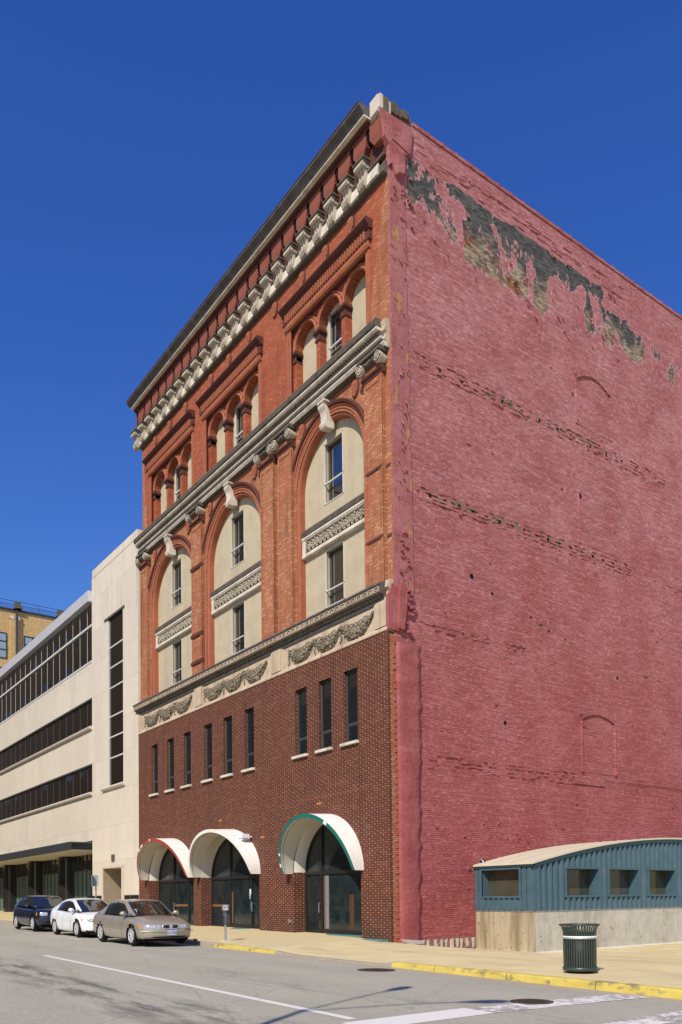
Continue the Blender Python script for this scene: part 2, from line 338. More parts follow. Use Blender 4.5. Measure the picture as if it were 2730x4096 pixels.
# ground
def asphalt():
    k = NT('old_grey_asphalt'); x, y, z, v = k.pos()
    ln = k.noise(k.comb(k.math('MULTIPLY', x, .12), k.math('MULTIPLY', y, .8), 0.0), 1.0, 5, .6)
    c = k.mix(k.rng(ln, .35, .65), (.47, .44, .33), (.40, .37, .277))
    c = k.mix(k.rng(k.noise(v, .5, 6, .65), .42, .7, 0, .5), c, (.37, .345, .26))
    agg = k.noise(v, 45, 3, .8)
    c = k.mix(k.rng(agg, .42, .72, 0, .6), c, (.19, .183, .172))
    c = k.mix(k.rng(k.noise(v, 60, 2, .7), .6, .75, 0, .6), c, (.58, .55, .46))
    gr = k.noise(k.comb(k.math('MULTIPLY', x, 3.0), k.math('MULTIPLY', y, 9.0), 0.0), 1.6, 4, .8)
    c = k.mix(k.rng(gr, .52, .72, 0, .55), c, (.2, .19, .165)); c = k.mix(k.rng(gr, .46, .3, 0, .4), c, (.56, .53, .46))
    oil = k.noise(k.comb(k.math('MULTIPLY', x, .35), k.math('MULTIPLY', y, 1.6), 3.0), 1.2, 6, .7)
    tr = k.math('MULTIPLY', k.rng(k.math('ABSOLUTE', k.math('ADD', y, 12.9)), 1.2, .2), k.rng(oil, .46, .64, 0, .85))
    c = k.mix(tr, c, (.06, .058, .055))
    tr2 = k.math('MULTIPLY', k.rng(k.math('ABSOLUTE', k.math('ADD', y, 9.6)), .8, .2), k.rng(oil, .55, .7, 0, .45))
    c = k.mix(tr2, c, (.09, .087, .083))
    # sandy silt in the gutter
    c = k.mix(k.math('MULTIPLY', k.rng(y, -6.5, -5.75), k.math('MULTIPLY', k.rng(x, -1.0, 1.5), k.rng(k.noise(v, 2.2, 4), .25, .6, .2, .85))), c, (.44, .335, .21))
    ck = k.math('LESS_THAN', k.voro(k.comb(k.math('ADD', x, k.noise(v, 1.5, 3)), k.math('MULTIPLY', y, 1.0), 0.0), .28, 'DISTANCE_TO_EDGE'), .004)
    c = k.mix(k.math('MULTIPLY', ck, .22), c, (.1, .098, .094))
    return k.fin(c, .85, 0, .3, k.bump(agg, .6, .012))
M['asphalt'] = asphalt()
def walkmat():
    k = NT('tan_pavement_concrete'); x, y, z, v = k.pos()
    right = k.rng(k.math('ADD', x, k.math('MULTIPLY', y, .35)), -1.2, -1.0)
    pe = k.noise(v, 26, 4, .8)
    a = k.mix(k.rng(pe, .35, .65), (.72, .59, .33), (.52, .41, .22))
    b = k.mix(k.rng(k.noise(v, .6, 5, .6), .35, .65), (.70, .58, .315), (.62, .50, .26))
    b = k.mix(k.rng(k.noise(k.comb(k.math('MULTIPLY', x, .3), y, z), .9, 4), .52, .72, 0, .5), b, (.38, .29, .17))
    b = k.mix(k.rng(k.noise(v, 50, 2), .62, .75, 0, .4), b, (.25, .2, .13))
    c = k.mix(right, a, b)
    j1 = k.math('LESS_THAN', k.math('FRACT', k.math('DIVIDE', k.math('ADD', y, 5.1), 1.9)), .009)
    j2 = k.math('LESS_THAN', k.math('FRACT', k.math('DIVIDE', k.math('SUBTRACT', x, .9), 3.1)), .005)
    c = k.mix(k.math('MULTIPLY', k.math('MAXIMUM', j1, j2), k.math('MULTIPLY', right, .6)), c, (.36, .29, .18))
    stn = k.noise(v, 1.3, 5, .65)
    c = k.mix(k.rng(stn, .60, .75, 0, .55), c, (.26, .20, .13))
    return k.fin(c, .9, 0, .25, k.bump(pe, .35, .01))
M['walk'] = walkmat()
M['kerb'] = stone('grey_granite_kerb', (.40, .345, .26), (.30, .26, .20), 4, .9, .2, (.15, .12, .08), .4)
def yellowkerb():
    k = NT('worn_yellow_kerb_paint'); x, y, z, v = k.pos()
    c = k.mix(k.rng(k.noise(v, 3, 5), .35, .7), (.64, .50, .11), (.52, .40, .085))
    w = k.noise(k.comb(k.math('MULTIPLY', x, 1.3), y, k.math('MULTIPLY', z, 3.0)), 2.2, 6, .7)
    c = k.mix(k.rng(w, .53, .64, 0, .9), c, (.20, .17, .10))
    c = k.mix(k.math('LESS_THAN', k.math('FRACT', k.math('DIVIDE', x, 2.1)), .008), c, (.1, .08, .05))
    return k.fin(c, .75, 0, .3, k.bump(k.noise(v, 20, 4), .3, .01))
M['yellow'] = yellowkerb()
def paintline(name, wear=.55):
    k = NT(name); x, y, z, v = k.pos()
    w = k.noise(v, 7, 6, .75); w2 = k.noise(v, .8, 4, .6)
    m = k.rng(k.math('ADD', w, k.math('MULTIPLY', w2, .5)), wear + .28, wear + .36)
    c = k.mix(m, (.72, .69, .62), (.33, .305, .265))
    return k.fin(c, .75, 0, .3)
M['line'] = paintline('white_road_paint', .62)
M['wornline'] = paintline('worn_white_road_paint', .44)
M['iron'] = stone('rusty_cast_iron', (.10, .065, .045), (.05, .04, .035), 14, .7, 0, (.1, .1, .1), .5, .01, 50, .5, .4)
M['galv'] = stone('galvanised_steel', (.42, .43, .44), (.33, .34, .35), 8, .45, .2, (.2, .15, .12), .1, .005, 40, .5, .6)
M['metergrey'] = plain('grey_meter_casting', (.10, .11, .125), .5, .3, .4)
M['chrome'] = plain('bright_chrome', (.78, .78, .77), .2, .6, .5)
M['canred'] = plain('dark_green_can_steel', (.045, .065, .05), .38, .1, .45, .2)
M['lampsteel'] = plain('lamp_post_steel', (.2, .21, .2), .5, .5)
# cars
def carpaint(name, c, metal=.5, rough=.3):
    k = NT(name); v = k.pos()[3]
    return k.fin(k.mix(k.rng(k.noise(v, 2.0, 3), .3, .7), c, tuple(q * .93 for q in c)), rough, metal, .5, None, .8)
M['beigecar'] = carpaint('champagne_metallic_paint', (.44, .385, .30), .45, .34)
M['whitecar'] = carpaint('white_car_paint', (.80, .80, .80), 0, .3)
M['bluecar'] = carpaint('navy_metallic_paint', (.010, .016, .035), .3, .25)
M['tyre'] = plain('tyre_rubber', (.016, .016, .016), .8, 0, .3)
M['alloy'] = plain('silver_wheel', (.68, .68, .67), .35, .35)
M['darkalloy'] = plain('dark_wheel_recess', (.03, .03, .032), .4, .5)
M['lens'] = plain('clear_headlamp_lens', (.62, .63, .64), .12, .35, .6, .4, 18, .5)
M['amber'] = plain('amber_lens', (.75, .25, .02), .2, 0, .5)
M['redlens'] = plain('red_lens', (.4, .02, .02), .2, 0, .5)
M['under'] = plain('black_underbody', (.008, .008, .008), .9, 0, .2)
M['plate'] = plain('licence_plate', (.45, .5, .62), .5)
M['platetext'] = plain('plate_lettering', (.28, .03, .05), .5)
M['dash'] = plain('tan_interior', (.22, .19, .15), .8)
M['cone'] = plain('sticker_teal', (.05, .45, .55), .5)
# ------------------------------------------------------------------ mesh builder
PHI = (1 + sqrt(5)) / 2
ICO_V = [Vector(p).normalized() for p in [(-1, PHI, 0), (1, PHI, 0), (-1, -PHI, 0), (1, -PHI, 0), (0, -1, PHI), (0, 1, PHI), (0, -1, -PHI), (0, 1, -PHI), (PHI, 0, -1), (PHI, 0, 1), (-PHI, 0, -1), (-PHI, 0, 1)]]
ICO_F = [(0, 11, 5), (0, 5, 1), (0, 1, 7), (0, 7, 10), (0, 10, 11), (1, 5, 9), (5, 11, 4), (11, 10, 2), (10, 7, 6), (7, 1, 8), (3, 9, 4), (3, 4, 2), (3, 2, 6), (3, 6, 8), (3, 8, 9), (4, 9, 5), (2, 4, 11), (6, 2, 10), (8, 6, 7), (9, 8, 1)]
class MB:
    def __init__(s): s.v = []; s.f = []; s.m = []; s.sm = []
    def add(s, vs, fs, mi=0, sm=False):
        o = len(s.v); s.v += [tuple(p) for p in vs]
        for f in fs: s.f.append(tuple(o + i for i in f)); s.m.append(mi); s.sm.append(sm)
        return s
    def box(s, x0, x1, y0, y1, z0, z1, mi=0):
        v = [(x0, y0, z0), (x1, y0, z0), (x1, y1, z0), (x0, y1, z0), (x0, y0, z1), (x1, y0, z1), (x1, y1, z1), (x0, y1, z1)]
        return s.add(v, [(0, 3, 2, 1), (4, 5, 6, 7), (0, 1, 5, 4), (1, 2, 6, 5), (2, 3, 7, 6), (3, 0, 4, 7)], mi)
    def prism(s, poly, axis, a, b, mi=0, sm=False):
        """poly 2-D: axis x -> (y,z); axis y -> (x,z); axis z -> (x,y)"""
        n = len(poly)
        def P(p, t): return {'x': (t, p[0], p[1]), 'y': (p[0], t, p[1]), 'z': (p[0], p[1], t)}[axis]
        v = [P(p, a) for p in poly] + [P(p, b) for p in poly]
        s.add(v, [(i, (i + 1) % n, n + (i + 1) % n, n + i) for i in range(n)], mi, sm)
        s.add(v[:n], [tuple(range(n))], mi); s.add(v[n:], [tuple(reversed(range(n)))], mi)
        return s
    def sweep(s, pts, prof, mi=0, sm=False, closed_prof=False):
        """pts [(x,z,nx,nz)], prof [(offset,y)] -> band of mouldings round an opening"""
        v = [(x + o * nx, y, z + o * nz) for (x, z, nx, nz) in pts for (o, y) in prof]
        k = len(prof); fs = []
        for i in range(len(pts) - 1):
            for j in range(k if closed_prof else k - 1):
                jj = (j + 1) % k
                fs.append((i * k + j, i * k + jj, (i + 1) * k + jj, (i + 1) * k + j))
        return s.add(v, fs, mi, sm)
    def tube(s, pts, rad, n=8, mi=0, sm=True, cap=True):
        pts = [Vector(p) for p in pts]; rings = []
        if not isinstance(rad, (list, tuple)): rad = [rad] * len(pts)
        up = Vector((0, 0, 1))
        for i, p in enumerate(pts):
            d = (pts[min(i + 1, len(pts) - 1)] - pts[max(i - 1, 0)]).normalized()
            a = d.cross(up)
            if a.length < 1e-3: a = d.cross(Vector((1, 0, 0)))
            a.normalize(); b = a.cross(d)
            rings.append([p + rad[i] * (cos(2 * pi * k / n) * a + sin(2 * pi * k / n) * b) for k in range(n)])
        v = [q for r in rings for q in r]
        fs = [(i * n + k, i * n + (k + 1) % n, (i + 1) * n + (k + 1) % n, (i + 1) * n + k) for i in range(len(pts) - 1) for k in range(n)]
        s.add(v, fs, mi, sm)
        if cap: s.add(rings[0], [tuple(range(n))], mi); s.add(rings[-1], [tuple(reversed(range(n)))], mi)
        return s
    def lathe(s, prof, c=(0, 0, 0), n=24, mi=0, sm=True, axis='z'):
        v = []
        for r, h in prof:
            for k in range(n):
                a = 2 * pi * k / n
                p = {'z': (r * cos(a), r * sin(a), h), 'y': (r * cos(a), h, r * sin(a)), 'x': (h, r * cos(a), r * sin(a))}[axis]
                v.append((c[0] + p[0], c[1] + p[1], c[2] + p[2]))
        fs = [(i * n + k, i * n + (k + 1) % n, (i + 1) * n + (k + 1) % n, (i + 1) * n + k) for i in range(len(prof) - 1) for k in range(n)]
        return s.add(v, fs, mi, sm)
    def blob(s, c, r, mi=0, jit=.0):
        if not isinstance(r, (tuple, list)): r = (r, r, r)
        M3 = Matrix.Rotation(random.uniform(0, 6.3), 3, 'Y') if jit else Matrix.Identity(3)
        return s.add([Vector(c) + M3 @ Vector((p.x * r[0], p.y * r[1], p.z * r[2])) * (1 + random.uniform(-jit, jit)) for p in ICO_V], ICO_F, mi, True)
    def fill(s, outer, holes, y, mi=0, depth=0.0, rev=None, plane='y', t=None):
        """flat wall with holes in plane y; holes get reveals of given depth (list)"""
        bm = bmesh.new(); es = []
        loops = [outer] + [h for h in holes]
        for lp in loops:
            vs = [bm.verts.new((p[0], 0, p[1])) for p in lp]
            for i in range(len(vs)): es.append(bm.edges.new((vs[i], vs[(i + 1) % len(vs)])))
        bmesh.ops.triangle_fill(bm, edges=es, use_beauty=True, use_dissolve=False, normal=(0, -1, 0))
        bm.verts.index_update()
        vs = [(v.co.x, y, v.co.z) for v in bm.verts]; fs = []
        for f in bm.faces:
            f.normal_update(); ii = [v.index for v in f.verts]
            fs.append(tuple(ii if f.normal.y < 0 else reversed(ii)))
        bm.free(); s.add(vs, fs, mi)
        for i, h in enumerate(holes):
            d = depth[i] if isinstance(depth, (list, tuple)) else depth
            if d: s.reveal(h, y, y + d, mi if rev is None else rev)
        return s
    def reveal(s, h, y0, y1, mi=0):
        n = len(h)
        return s.add([(p[0], y0, p[1]) for p in h] + [(p[0], y1, p[1]) for p in h], [(i, (i + 1) % n, n + (i + 1) % n, n + i) for i in range(n)], mi)
    def build(s, name, mats, parent=None, loc=None):
        me = bpy.data.meshes.new(name)
        base = Vector(loc) if loc is not None else Vector((0, 0, 0))
        off = base + (WORLD[parent.name] if parent else Vector((0, 0, 0)))
        me.from_pydata([(x - off.x, y - off.y, z - off.z) for x, y, z in s.v], [], s.f)
        if not isinstance(mats, (list, tuple)): mats = [mats]
        for q in mats: me.materials.append(M[q])
        me.polygons.foreach_set('material_index', s.m); me.polygons.foreach_set('use_smooth', s.sm); me.update()
        bm = bmesh.new(); bm.from_mesh(me); bmesh.ops.recalc_face_normals(bm, faces=bm.faces); bm.to_mesh(me); bm.free()
        o = bpy.data.objects.new(name, me); COL.objects.link(o)
        o.location = base
        WORLD[o.name] = off
        if parent: o.parent = parent
        return o
WORLD = {}
def empty(name, loc, label, cat, group=None, rz=0.0):
    o = bpy.data.objects.new(name, None); COL.objects.link(o); o.location = loc; o.empty_display_size = .3
    o.rotation_euler.z = rz
    WORLD[o.name] = Vector((0, 0, 0)) if rz else Vector(loc)
    o['label'] = label; o['category'] = cat
    if group: o['group'] = group
    return o
def tag(o, label=None, cat=None, group=None, kind=None):
    for k, v in (('label', label), ('category', cat), ('group', group), ('kind', kind)):
        if v: o[k] = v
    return o
def inst(o, parent, loc):
    c = o.copy(); COL.objects.link(c); c.parent = parent; c.location = loc; WORLD[c.name] = Vector(loc) + WORLD[parent.name]
    return c
def arch(xc, r, z0, zs, n=24):
    """opening outline (x,z), counter-clockwise from lower right"""
    return [(xc + r, z0)] + [(xc + r * cos(pi * i / n), zs + r * sin(pi * i / n)) for i in range(n + 1)] + [(xc - r, z0)]
def archpath(xc, r, z0, zs, n=24, jamb=True):
    p = [(xc + r * cos(pi * i / n), zs + r * sin(pi * i / n), cos(pi * i / n), sin(pi * i / n)) for i in range(n + 1)]
    return ([(xc + r, z0, 1, 0)] + p + [(xc - r, z0, -1, 0)]) if jamb else p
def rect(x0, x1, z0, z1): return [(x0, z0), (x1, z0), (x1, z1), (x0, z1)]
def text_mb(mb, s, size, fn, mi=0, align='CENTER', spacing=1.0):
    """lettering: fn maps flat (u,v) to a 3-D point"""
    cu = bpy.data.curves.new('lettering', 'FONT'); cu.body = s; cu.size = size; cu.align_x = align; cu.resolution_u = 2; cu.space_character = spacing
    ob = bpy.data.objects.new('lettering', cu); COL.objects.link(ob)
    bpy.context.view_layer.update()
    me = ob.evaluated_get(bpy.context.evaluated_depsgraph_get()).to_mesh()
    mb.add([fn(v.co.x, v.co.y) for v in me.vertices], [tuple(p.vertices) for p in me.polygons], mi)
    ob.to_mesh_clear(); bpy.data.objects.remove(ob); bpy.data.curves.remove(cu)

# ================================================================== SETTING
def sheet(name, xs, ys, zf, mat, skip=None):
    mb = MB(); nx, ny = len(xs), len(ys)
    v = [(x, y, zf(x, y)) for x in xs for y in ys]
    fs = []
    for i in range(nx - 1):
        for j in range(ny - 1):
            if skip and skip((xs[i] + xs[i + 1]) / 2, (ys[j] + ys[j + 1]) / 2): continue
            fs.append((i * ny + j, (i + 1) * ny + j, (i + 1) * ny + j + 1, i * ny + j + 1))
    mb.add(v, fs, 0, True)
    return tag(mb.build(name, mat), kind='structure')
def fr(a, b, st): 
    n = max(1, round((b - a) / st)); return [a + (b - a) * i / n for i in range(n + 1)]
xs = [-600, -200, -120] + fr(-80, 40, 1.0) + [70, 150, 600]
sheet('road', xs, [-600, -200, -60, -26] + fr(-24, -9, 1.0) + fr(-8.5, -5.7, .2), zroad, 'asphalt')
xw = fr(-80, -30, 2.0) + fr(-29, -4, .5) + fr(-3.75, 15, .25) + fr(16, 60, 2)
sheet('pavement', xw, fr(-5.55, 5.0, .25), zwalk, 'walk', lambda x, y: (y > 1.4 and x < -.2))
sheet('lot_pavement', fr(-.25, 60, 2.0), fr(5.0, 60, 5.0), lambda x, y: zwalk(x, 5.0), 'walk')
sheet('ground', [-900, -80, 0, 60, 900], [5, 60, 300, 900], lambda x, y: -.9, 'walk')
# kerb: a real step along y = -5.7
def kerb(name, xa, xb, mat, seg=.25, nose=None):
    mb = MB(); v = []; X = fr(xa, xb, seg)
    for i, x in enumerate(X):
        zt = zwalk(x, -5.55) + .004; 
        zt2 = max(zt - .01, zroad(x, -5.7) + .004)
        zb = zroad(x, -5.75) - .15
        v += [(x, -5.73, zb), (x, -5.705, zt2 - .02), (x, -5.68, zt2), (x, -5.53, zt), (x, -5.53, zb)]
    n = 5
    mb.add(v, [(i * n + j, i * n + j + 1, (i + 1) * n + j + 1, (i + 1) * n + j) for i in range(len(X) - 1) for j in range(n - 1)], 0, False)
    mb.add(v[:5], [(0, 1, 2, 3, 4)]); mb.add(v[-5:], [(0, 1, 2, 3, 4)])
    return tag(mb.build(name, mat), kind='structure')
kerb('kerb', -80, -1.88, 'kerb', .5); kerb('kerb', 1.75, 6.95, 'kerb'); kerb('kerb', 15.5, 60, 'kerb', 1.0)
kerb('painted_kerb', -1.88, 1.75, 'yellow'); kerb('painted_kerb', 6.95, 15.5, 'yellow')
def mark(name, pts, w, mat, off=.005):
    mb = MB(); P = [Vector(p) for p in pts]; v = []
    d = (P[1] - P[0]).normalized(); nrm = Vector((-d.y, d.x)) * w / 2; L = (P[1] - P[0]).length; n = max(2, int(L / .3))
    for i in range(n + 1):
        c = P[0] + d * L * i / n
        for k in range(5):
            q = c + nrm * (k / 2 - 1); v.append((q.x, q.y, zroad(q.x, q.y) + off))
    mb.add(v, [(i * 5 + k, i * 5 + k + 1, (i + 1) * 5 + k + 1, (i + 1) * 5 + k) for i in range(n) for k in range(4)])
    return tag(mb.build(name, mat), kind='structure')
mark('lane_line', [(-1.3, -11.2), (12.9, -11.32)], .15, 'line')
mark('crosswalk_line', [(13.38, -11.65), (13.38, -9.4)], .62, 'line'); mark('crosswalk_line', [(13.42, -9.4), (13.62, -5.95)], .58, 'wornline')
mark('crosswalk_line', [(15.5, -12), (15.35, -6.0)], .5, 'wornline')
mark('parking_line', [(-2.55, -8.25), (.5, -7.2)], .07, 'line'); mark('parking_line', [(-2.4, -7.75), (-1.1, -6.15)], .07, 'line')
mark('parking_line', [(-14.45, -8.22), (-13.4, -8.18)], .1, 'line'); mark('parking_line', [(-9.2, -8.0), (-7.95, -7.96)], .1, 'line')
mark('parking_line', [(-8.0, -7.9), (-7.4, -6.6)], .08, 'line')

# ================================================================== MAIN BRICK BUILDING
XL, XR, YF = -21.85, .05, .30
B = empty('brick_building', (0, 0, 0), 'tall red brick corner building with arched windows and a pink painted side wall', 'building')
BAYS = [(-18.1, 2.48, 17.46), (-11.46, 2.48, 17.46), (-3.78, 2.14, 17.80)]
# --- upper wall
mb = MB(); holes = []
for xc, r, zs in BAYS:
    holes.append(arch(xc, r + .12, 12.25, zs)); holes.append(rect(xc - 2.62, xc + 2.62, 22.15, 24.95))
mb.fill(rect(XL, XR, 10.4, 27.35), holes, YF, 0, [.3, .22] * 3)
mb.box(XL, XR, .72, 1.2, 9.5, 12.2)
mb.box(XL, XL + .3, YF + .002, 20, 0, 28.9); mb.box(XL + .1, -.1, YF + .02, 1.2, 28.2, 28.9)
w = mb.build('wall', ['red', 'redtop'], B)
for p in w.data.polygons:
    if p.center.z > 21.7: p.material_index = 1
mb = MB(); mb.box(XL + .05, -.3, 1.2, 42, -.5, 28.6); mb.build('core', 'red', B)
MB().box(XL + .02, -.22, 1.25, 42, 28.75, 28.9).build('roof', 'soot', B)
mb = MB(); mb.fill(rect(XL + .1, XR - .1, 12.2, 28), [], 1.06, 0); mb.build('backing_wall', 'under', B)
# --- top-storey arcades
for xc, r, zs in BAYS:
    mb = MB(); ra = .72; ax = [xc - 1.70, xc, xc + 1.70]; zi = 24.08
    mb.fill(rect(xc - 2.62, xc + 2.62, 22.1, 24.96), [arch(a, ra, 22.12, zi, 16) for a in ax], .50, 0, .34)
    mb.build('arcade_wall', 'redtop', B)
    mb = MB()
    for a in ax:
        mb.sweep(archpath(a, ra, 22.12, zi, 16, False), [(0, .52), (0, .43), (.05, .40), (.10, .43), (.11, .46), (.15, .43), (.2, .43), (.22, .5)], 0)
    mb.build('arch_ring', 'redmould', B)
    for a in (ax[0] - .83, (ax[0] + ax[1]) / 2, (ax[1] + ax[2]) / 2, ax[2] + .83):
        h = .137 if abs(abs(a - xc) - .85) < .1 else .10
        mb = MB()
        for zz, pr, hh in ((23.62, .03, .07), (23.69, .01, .2), (23.88, .05, .06), (23.94, .09, .12), (24.06, .05, .04)):
            mb.box(a - h - pr, a + h + pr, 50e-2 - pr - .02, .78, zz, zz + hh)
        mb.build('impost_block', 'darkmould', B)
    # infill panels behind the two side arches and round the middle window
    mb = MB(); hw = .47; xcc = xc; xc = xc - .08
    mb.fill(rect(xc - 2.5, xc + 2.5, 22.05, 24.95), [rect(xc - hw, xc + hw, 22.75, 24.66)], .82, 0, .2)
    mb.box(xc - 2.0, xc + 2.0, .815, .822, 23.0, 23.02, 0)
    mb.build('infill_panel', 'cream', B)
    mb = MB(); x0, x1 = xc - hw, xc + hw
    for q in ((x0, x0 + .05, 22.75, 24.66), (x1 - .05, x1, 22.75, 24.66), (x0, x1, 22.75, 22.81), (x0, x1, 24.61, 24.66), (x0, x1, 23.22, 23.28)):
        mb.box(q[0], q[1], .81, .87, q[2], q[3])
    wf = mb.build('window', 'frame_alu', B)
    MB().fill(rect(x0, x1, 22.75, 24.66), [], .97).build('pane', 'glass', wf)
    xc = xcc
    # square hood mould with dentils
    mb = MB(); a, b = xc - 2.95, xc + 2.95
    mb.prism([(YF, 25.92), (-.03, 25.90), (-.07, 25.80), (.0, 25.72), (.10, 25.66), (.14, 25.58), (YF, 25.56)], 'x', a, b, 1)
    mb.prism([(YF + .02, 25.56), (.28, 25.56), (.28, 25.24), (YF + .02, 25.24)], 'x', a + .18, b - .18, 1)
    nd = 34
    for i in range(nd):
        x = a + .22 + (b - a - .44) * (i + .25) / nd
        mb.prism([(.285, 25.55), (.08, 25.55), (.12, 25.28), (.285, 25.26)], 'x', x, x + (b - a - .44) / nd * .52, 0)
    mb.prism([(YF + .01, 25.24), (.2, 25.24), (.17, 25.18), (.17, 25.06), (.21, 24.97), (YF + .01, 24.94)], 'x', a + .12, b - .12, 0)
    for sgn in (-1, 1):
        xx = xc + sgn * 2.72
        mb.box(xx - .06, xx + .06, .265, YF + .01, 22.0, 24.94, 0); mb.box(xx - .06 - sgn * .14, xx + .06 - sgn * .14, .28, YF + .01, 22.0, 24.94, 0)
        mb.box(xc + sgn * 2.78 - .14, xc + sgn * 2.78 + .14, .14, YF + .01, 25.2, 25.5, 1)
    mb.build('hood_mould', ['redmould', 'darkmould'], B)
# --- shields
sh = [(0, .30), (.16, .25), (.20, .1), (.17, -.12), (.09, -.25), (0, -.31), (-.09, -.25), (-.17, -.12), (-.20, .1), (-.16, .25)]
first = None
for x, z in [(-2.1, 26.52), (-3.75, 26.52), (-5.4, 26.52), (-7.5, 26.52), (-9.75, 26.52), (-11.6, 26.52), (-13.4, 26.52), (-16.2, 26.52), (-18.15, 26.52), (-20.0, 26.52),
             (-1.95, 20.25), (-5.5, 20.28), (-9.3, 20.28), (-13.55, 20.28), (-15.95, 20.25), (-20.1, 20.25)]:
    if first is None:
        mb = MB(); mb.prism([(x + p[0] * .9, z + p[1]) for p in sh], 'y', YF - .08, YF + .02)
        for k in range(3): mb.box(x - .13, x + .13, YF - .09, YF - .07, z - .12 + k * .12, z - .09 + k * .12)
        mb.prism([(x + p[0] * 1.16 + .015, z + p[1] * 1.12 - .012) for p in sh], 'y', YF - .035, YF + .02, 1)
        first = mb.build('shield', ['redmould', 'darkmould'], B, (x, YF, z))
    else: inst(first, B, (x, YF, z))
# --- big arches: rings, infill panels, windows, spandrels
for bi, (xc, r, zs) in enumerate(BAYS):
    mb = MB()
    mb.sweep(archpath(xc, r, 12.25, zs, 36), [(0, .68), (0, .42), (.03, .36), (.09, .34), (.12, .38), (.14, .38), (.17, .31), (.23, .265), (.28, .275), (.30, .31)], 0)
    mb.sweep(archpath(xc, r, 12.25, zs, 36), [(.31, .31), (.33, .25), (.38, .235), (.41, .26), (.42, .305)], 0)
    mb.sweep(archpath(xc, r, 12.25, zs, 36, False), [(.40, .31), (.42, .18), (.50, .15), (.54, .18), (.56, .31)], 1)
    mb.build('arch_ring', ['redmould', 'darkmould'], B)
    xw = xc - .11
    wins = [rect(xw - .63, xw + .63, 16.98, 19.42), rect(xw - .62, xw + .62, 12.86, 15.14)]
    yp = .66
    mb = MB(); mb.fill(arch(xc, r + .02, 12.2, zs, 36), wins, yp, 0, .30)
    for dx in (-.81, .61): mb.box(xc + dx, xc + dx + .012, yp - .004, yp, 19.42, zs + r * .94)
    mb.build('infill_panel', 'cream', B)
    for (q, zt) in zip(wins, (17.80, 13.52)):
        x0, x1, z0, z1 = q[0][0], q[1][0], q[0][1], q[2][1]
        mb = MB()
        for a in ((x0, x0 + .035, z0, z1), (x1 - .035, x1, z0, z1), (x0, x1, z0, z0 + .035), (x0, x1, z1 - .035, z1), (x0, x1, zt - .025, zt + .025)):
            mb.box(a[0], a[1], yp - .02, yp + .05, a[2], a[3])
        wf = mb.build('window', 'frame_alu', B)
        mb = MB(); mb.box(x0, x1, yp + .20, yp + .22, z0, z1); mb.build('pane', 'glass', wf)
    # carved spandrel between the two windows
    mb = MB(); a, b = xc - r + .0, xc + r
    mb.prism([(yp, 16.40), (.48, 16.36), (.43, 16.28), (.46, 16.12), (yp, 16.1)], 'x', a - .1, b, 1)
    mb.prism([(yp, 16.11), (.49, 16.11), (.46, 16.02), (.51, 15.94), (yp, 15.93)], 'x', a, b, 0)
    mb.prism([(yp, 15.42), (.51, 15.42), (.48, 15.36), (.48, 15.27), (.52, 15.24), (yp, 15.24)], 'x', a, b, 0)
    mb.box(a, a + .22, .505, yp, 15.42, 15.93, 0); mb.box(b - .1, b, .505, yp, 15.42, 15.93, 0); mb.box(a + .2, b - .1, .58, yp, 15.41, 15.94, 2)
    mb.build('spandrel', ['white', 'soot', 'soot'], B)
    mb = MB(); n = 15; L = (b - a - .34)
    for i in range(n):
        cx = a + .23 + L * (i + .5) / n; ww = L / n
        for k in range(7):
            t = (k - 3) / 3; ang = t * 1.05
            for q in range(3):
                rr = .10 + q * .10
                mb.blob((cx + sin(ang) * rr * .95 * ww / .3, .55 - .03 * (1 - q / 3) - random.uniform(0, .012), 15.50 + cos(ang) * rr * 1.12 + (.02 if k % 2 else 0)), (.024 * ww / .28, .035, .055), 0, .2)
        for sg in (-1, 1): mb.blob((cx + sg * ww * .36, .53, 15.50), (.05, .04, .05), 0, .15)
    mb.build('carved_leaf_frieze', 'leaf', B)
    # keystone scroll
    mb = MB(); zt = zs + r + .56
    prof = [(.06, zt + .03), (-.01, zt - .04), (-.02, zt - .15), (.07, zt - .28), (.13, zt - .5), (.12, zt - .66), (.06, zt - .74), (.03, zt - .83), (.08, zt - .92), (.2, zt - .94), (.45, zt - .9), (.45, zt + .03)]
    for k in range(5):
        ow = .035 * (k % 2); x0 = xc - .18 + k * .072
        mb.prism([(y + (ow if y < .3 else 0), z) for y, z in prof], 'x', x0, x0 + .070)
    mb.box(xc - .24, xc + .24, -.02, YF, zt + .03, zt + .10); mb.box(xc - .18, xc + .18, .12, .5, zt - .9, zt - .1)
    mb.build('keystone', 'white', B)
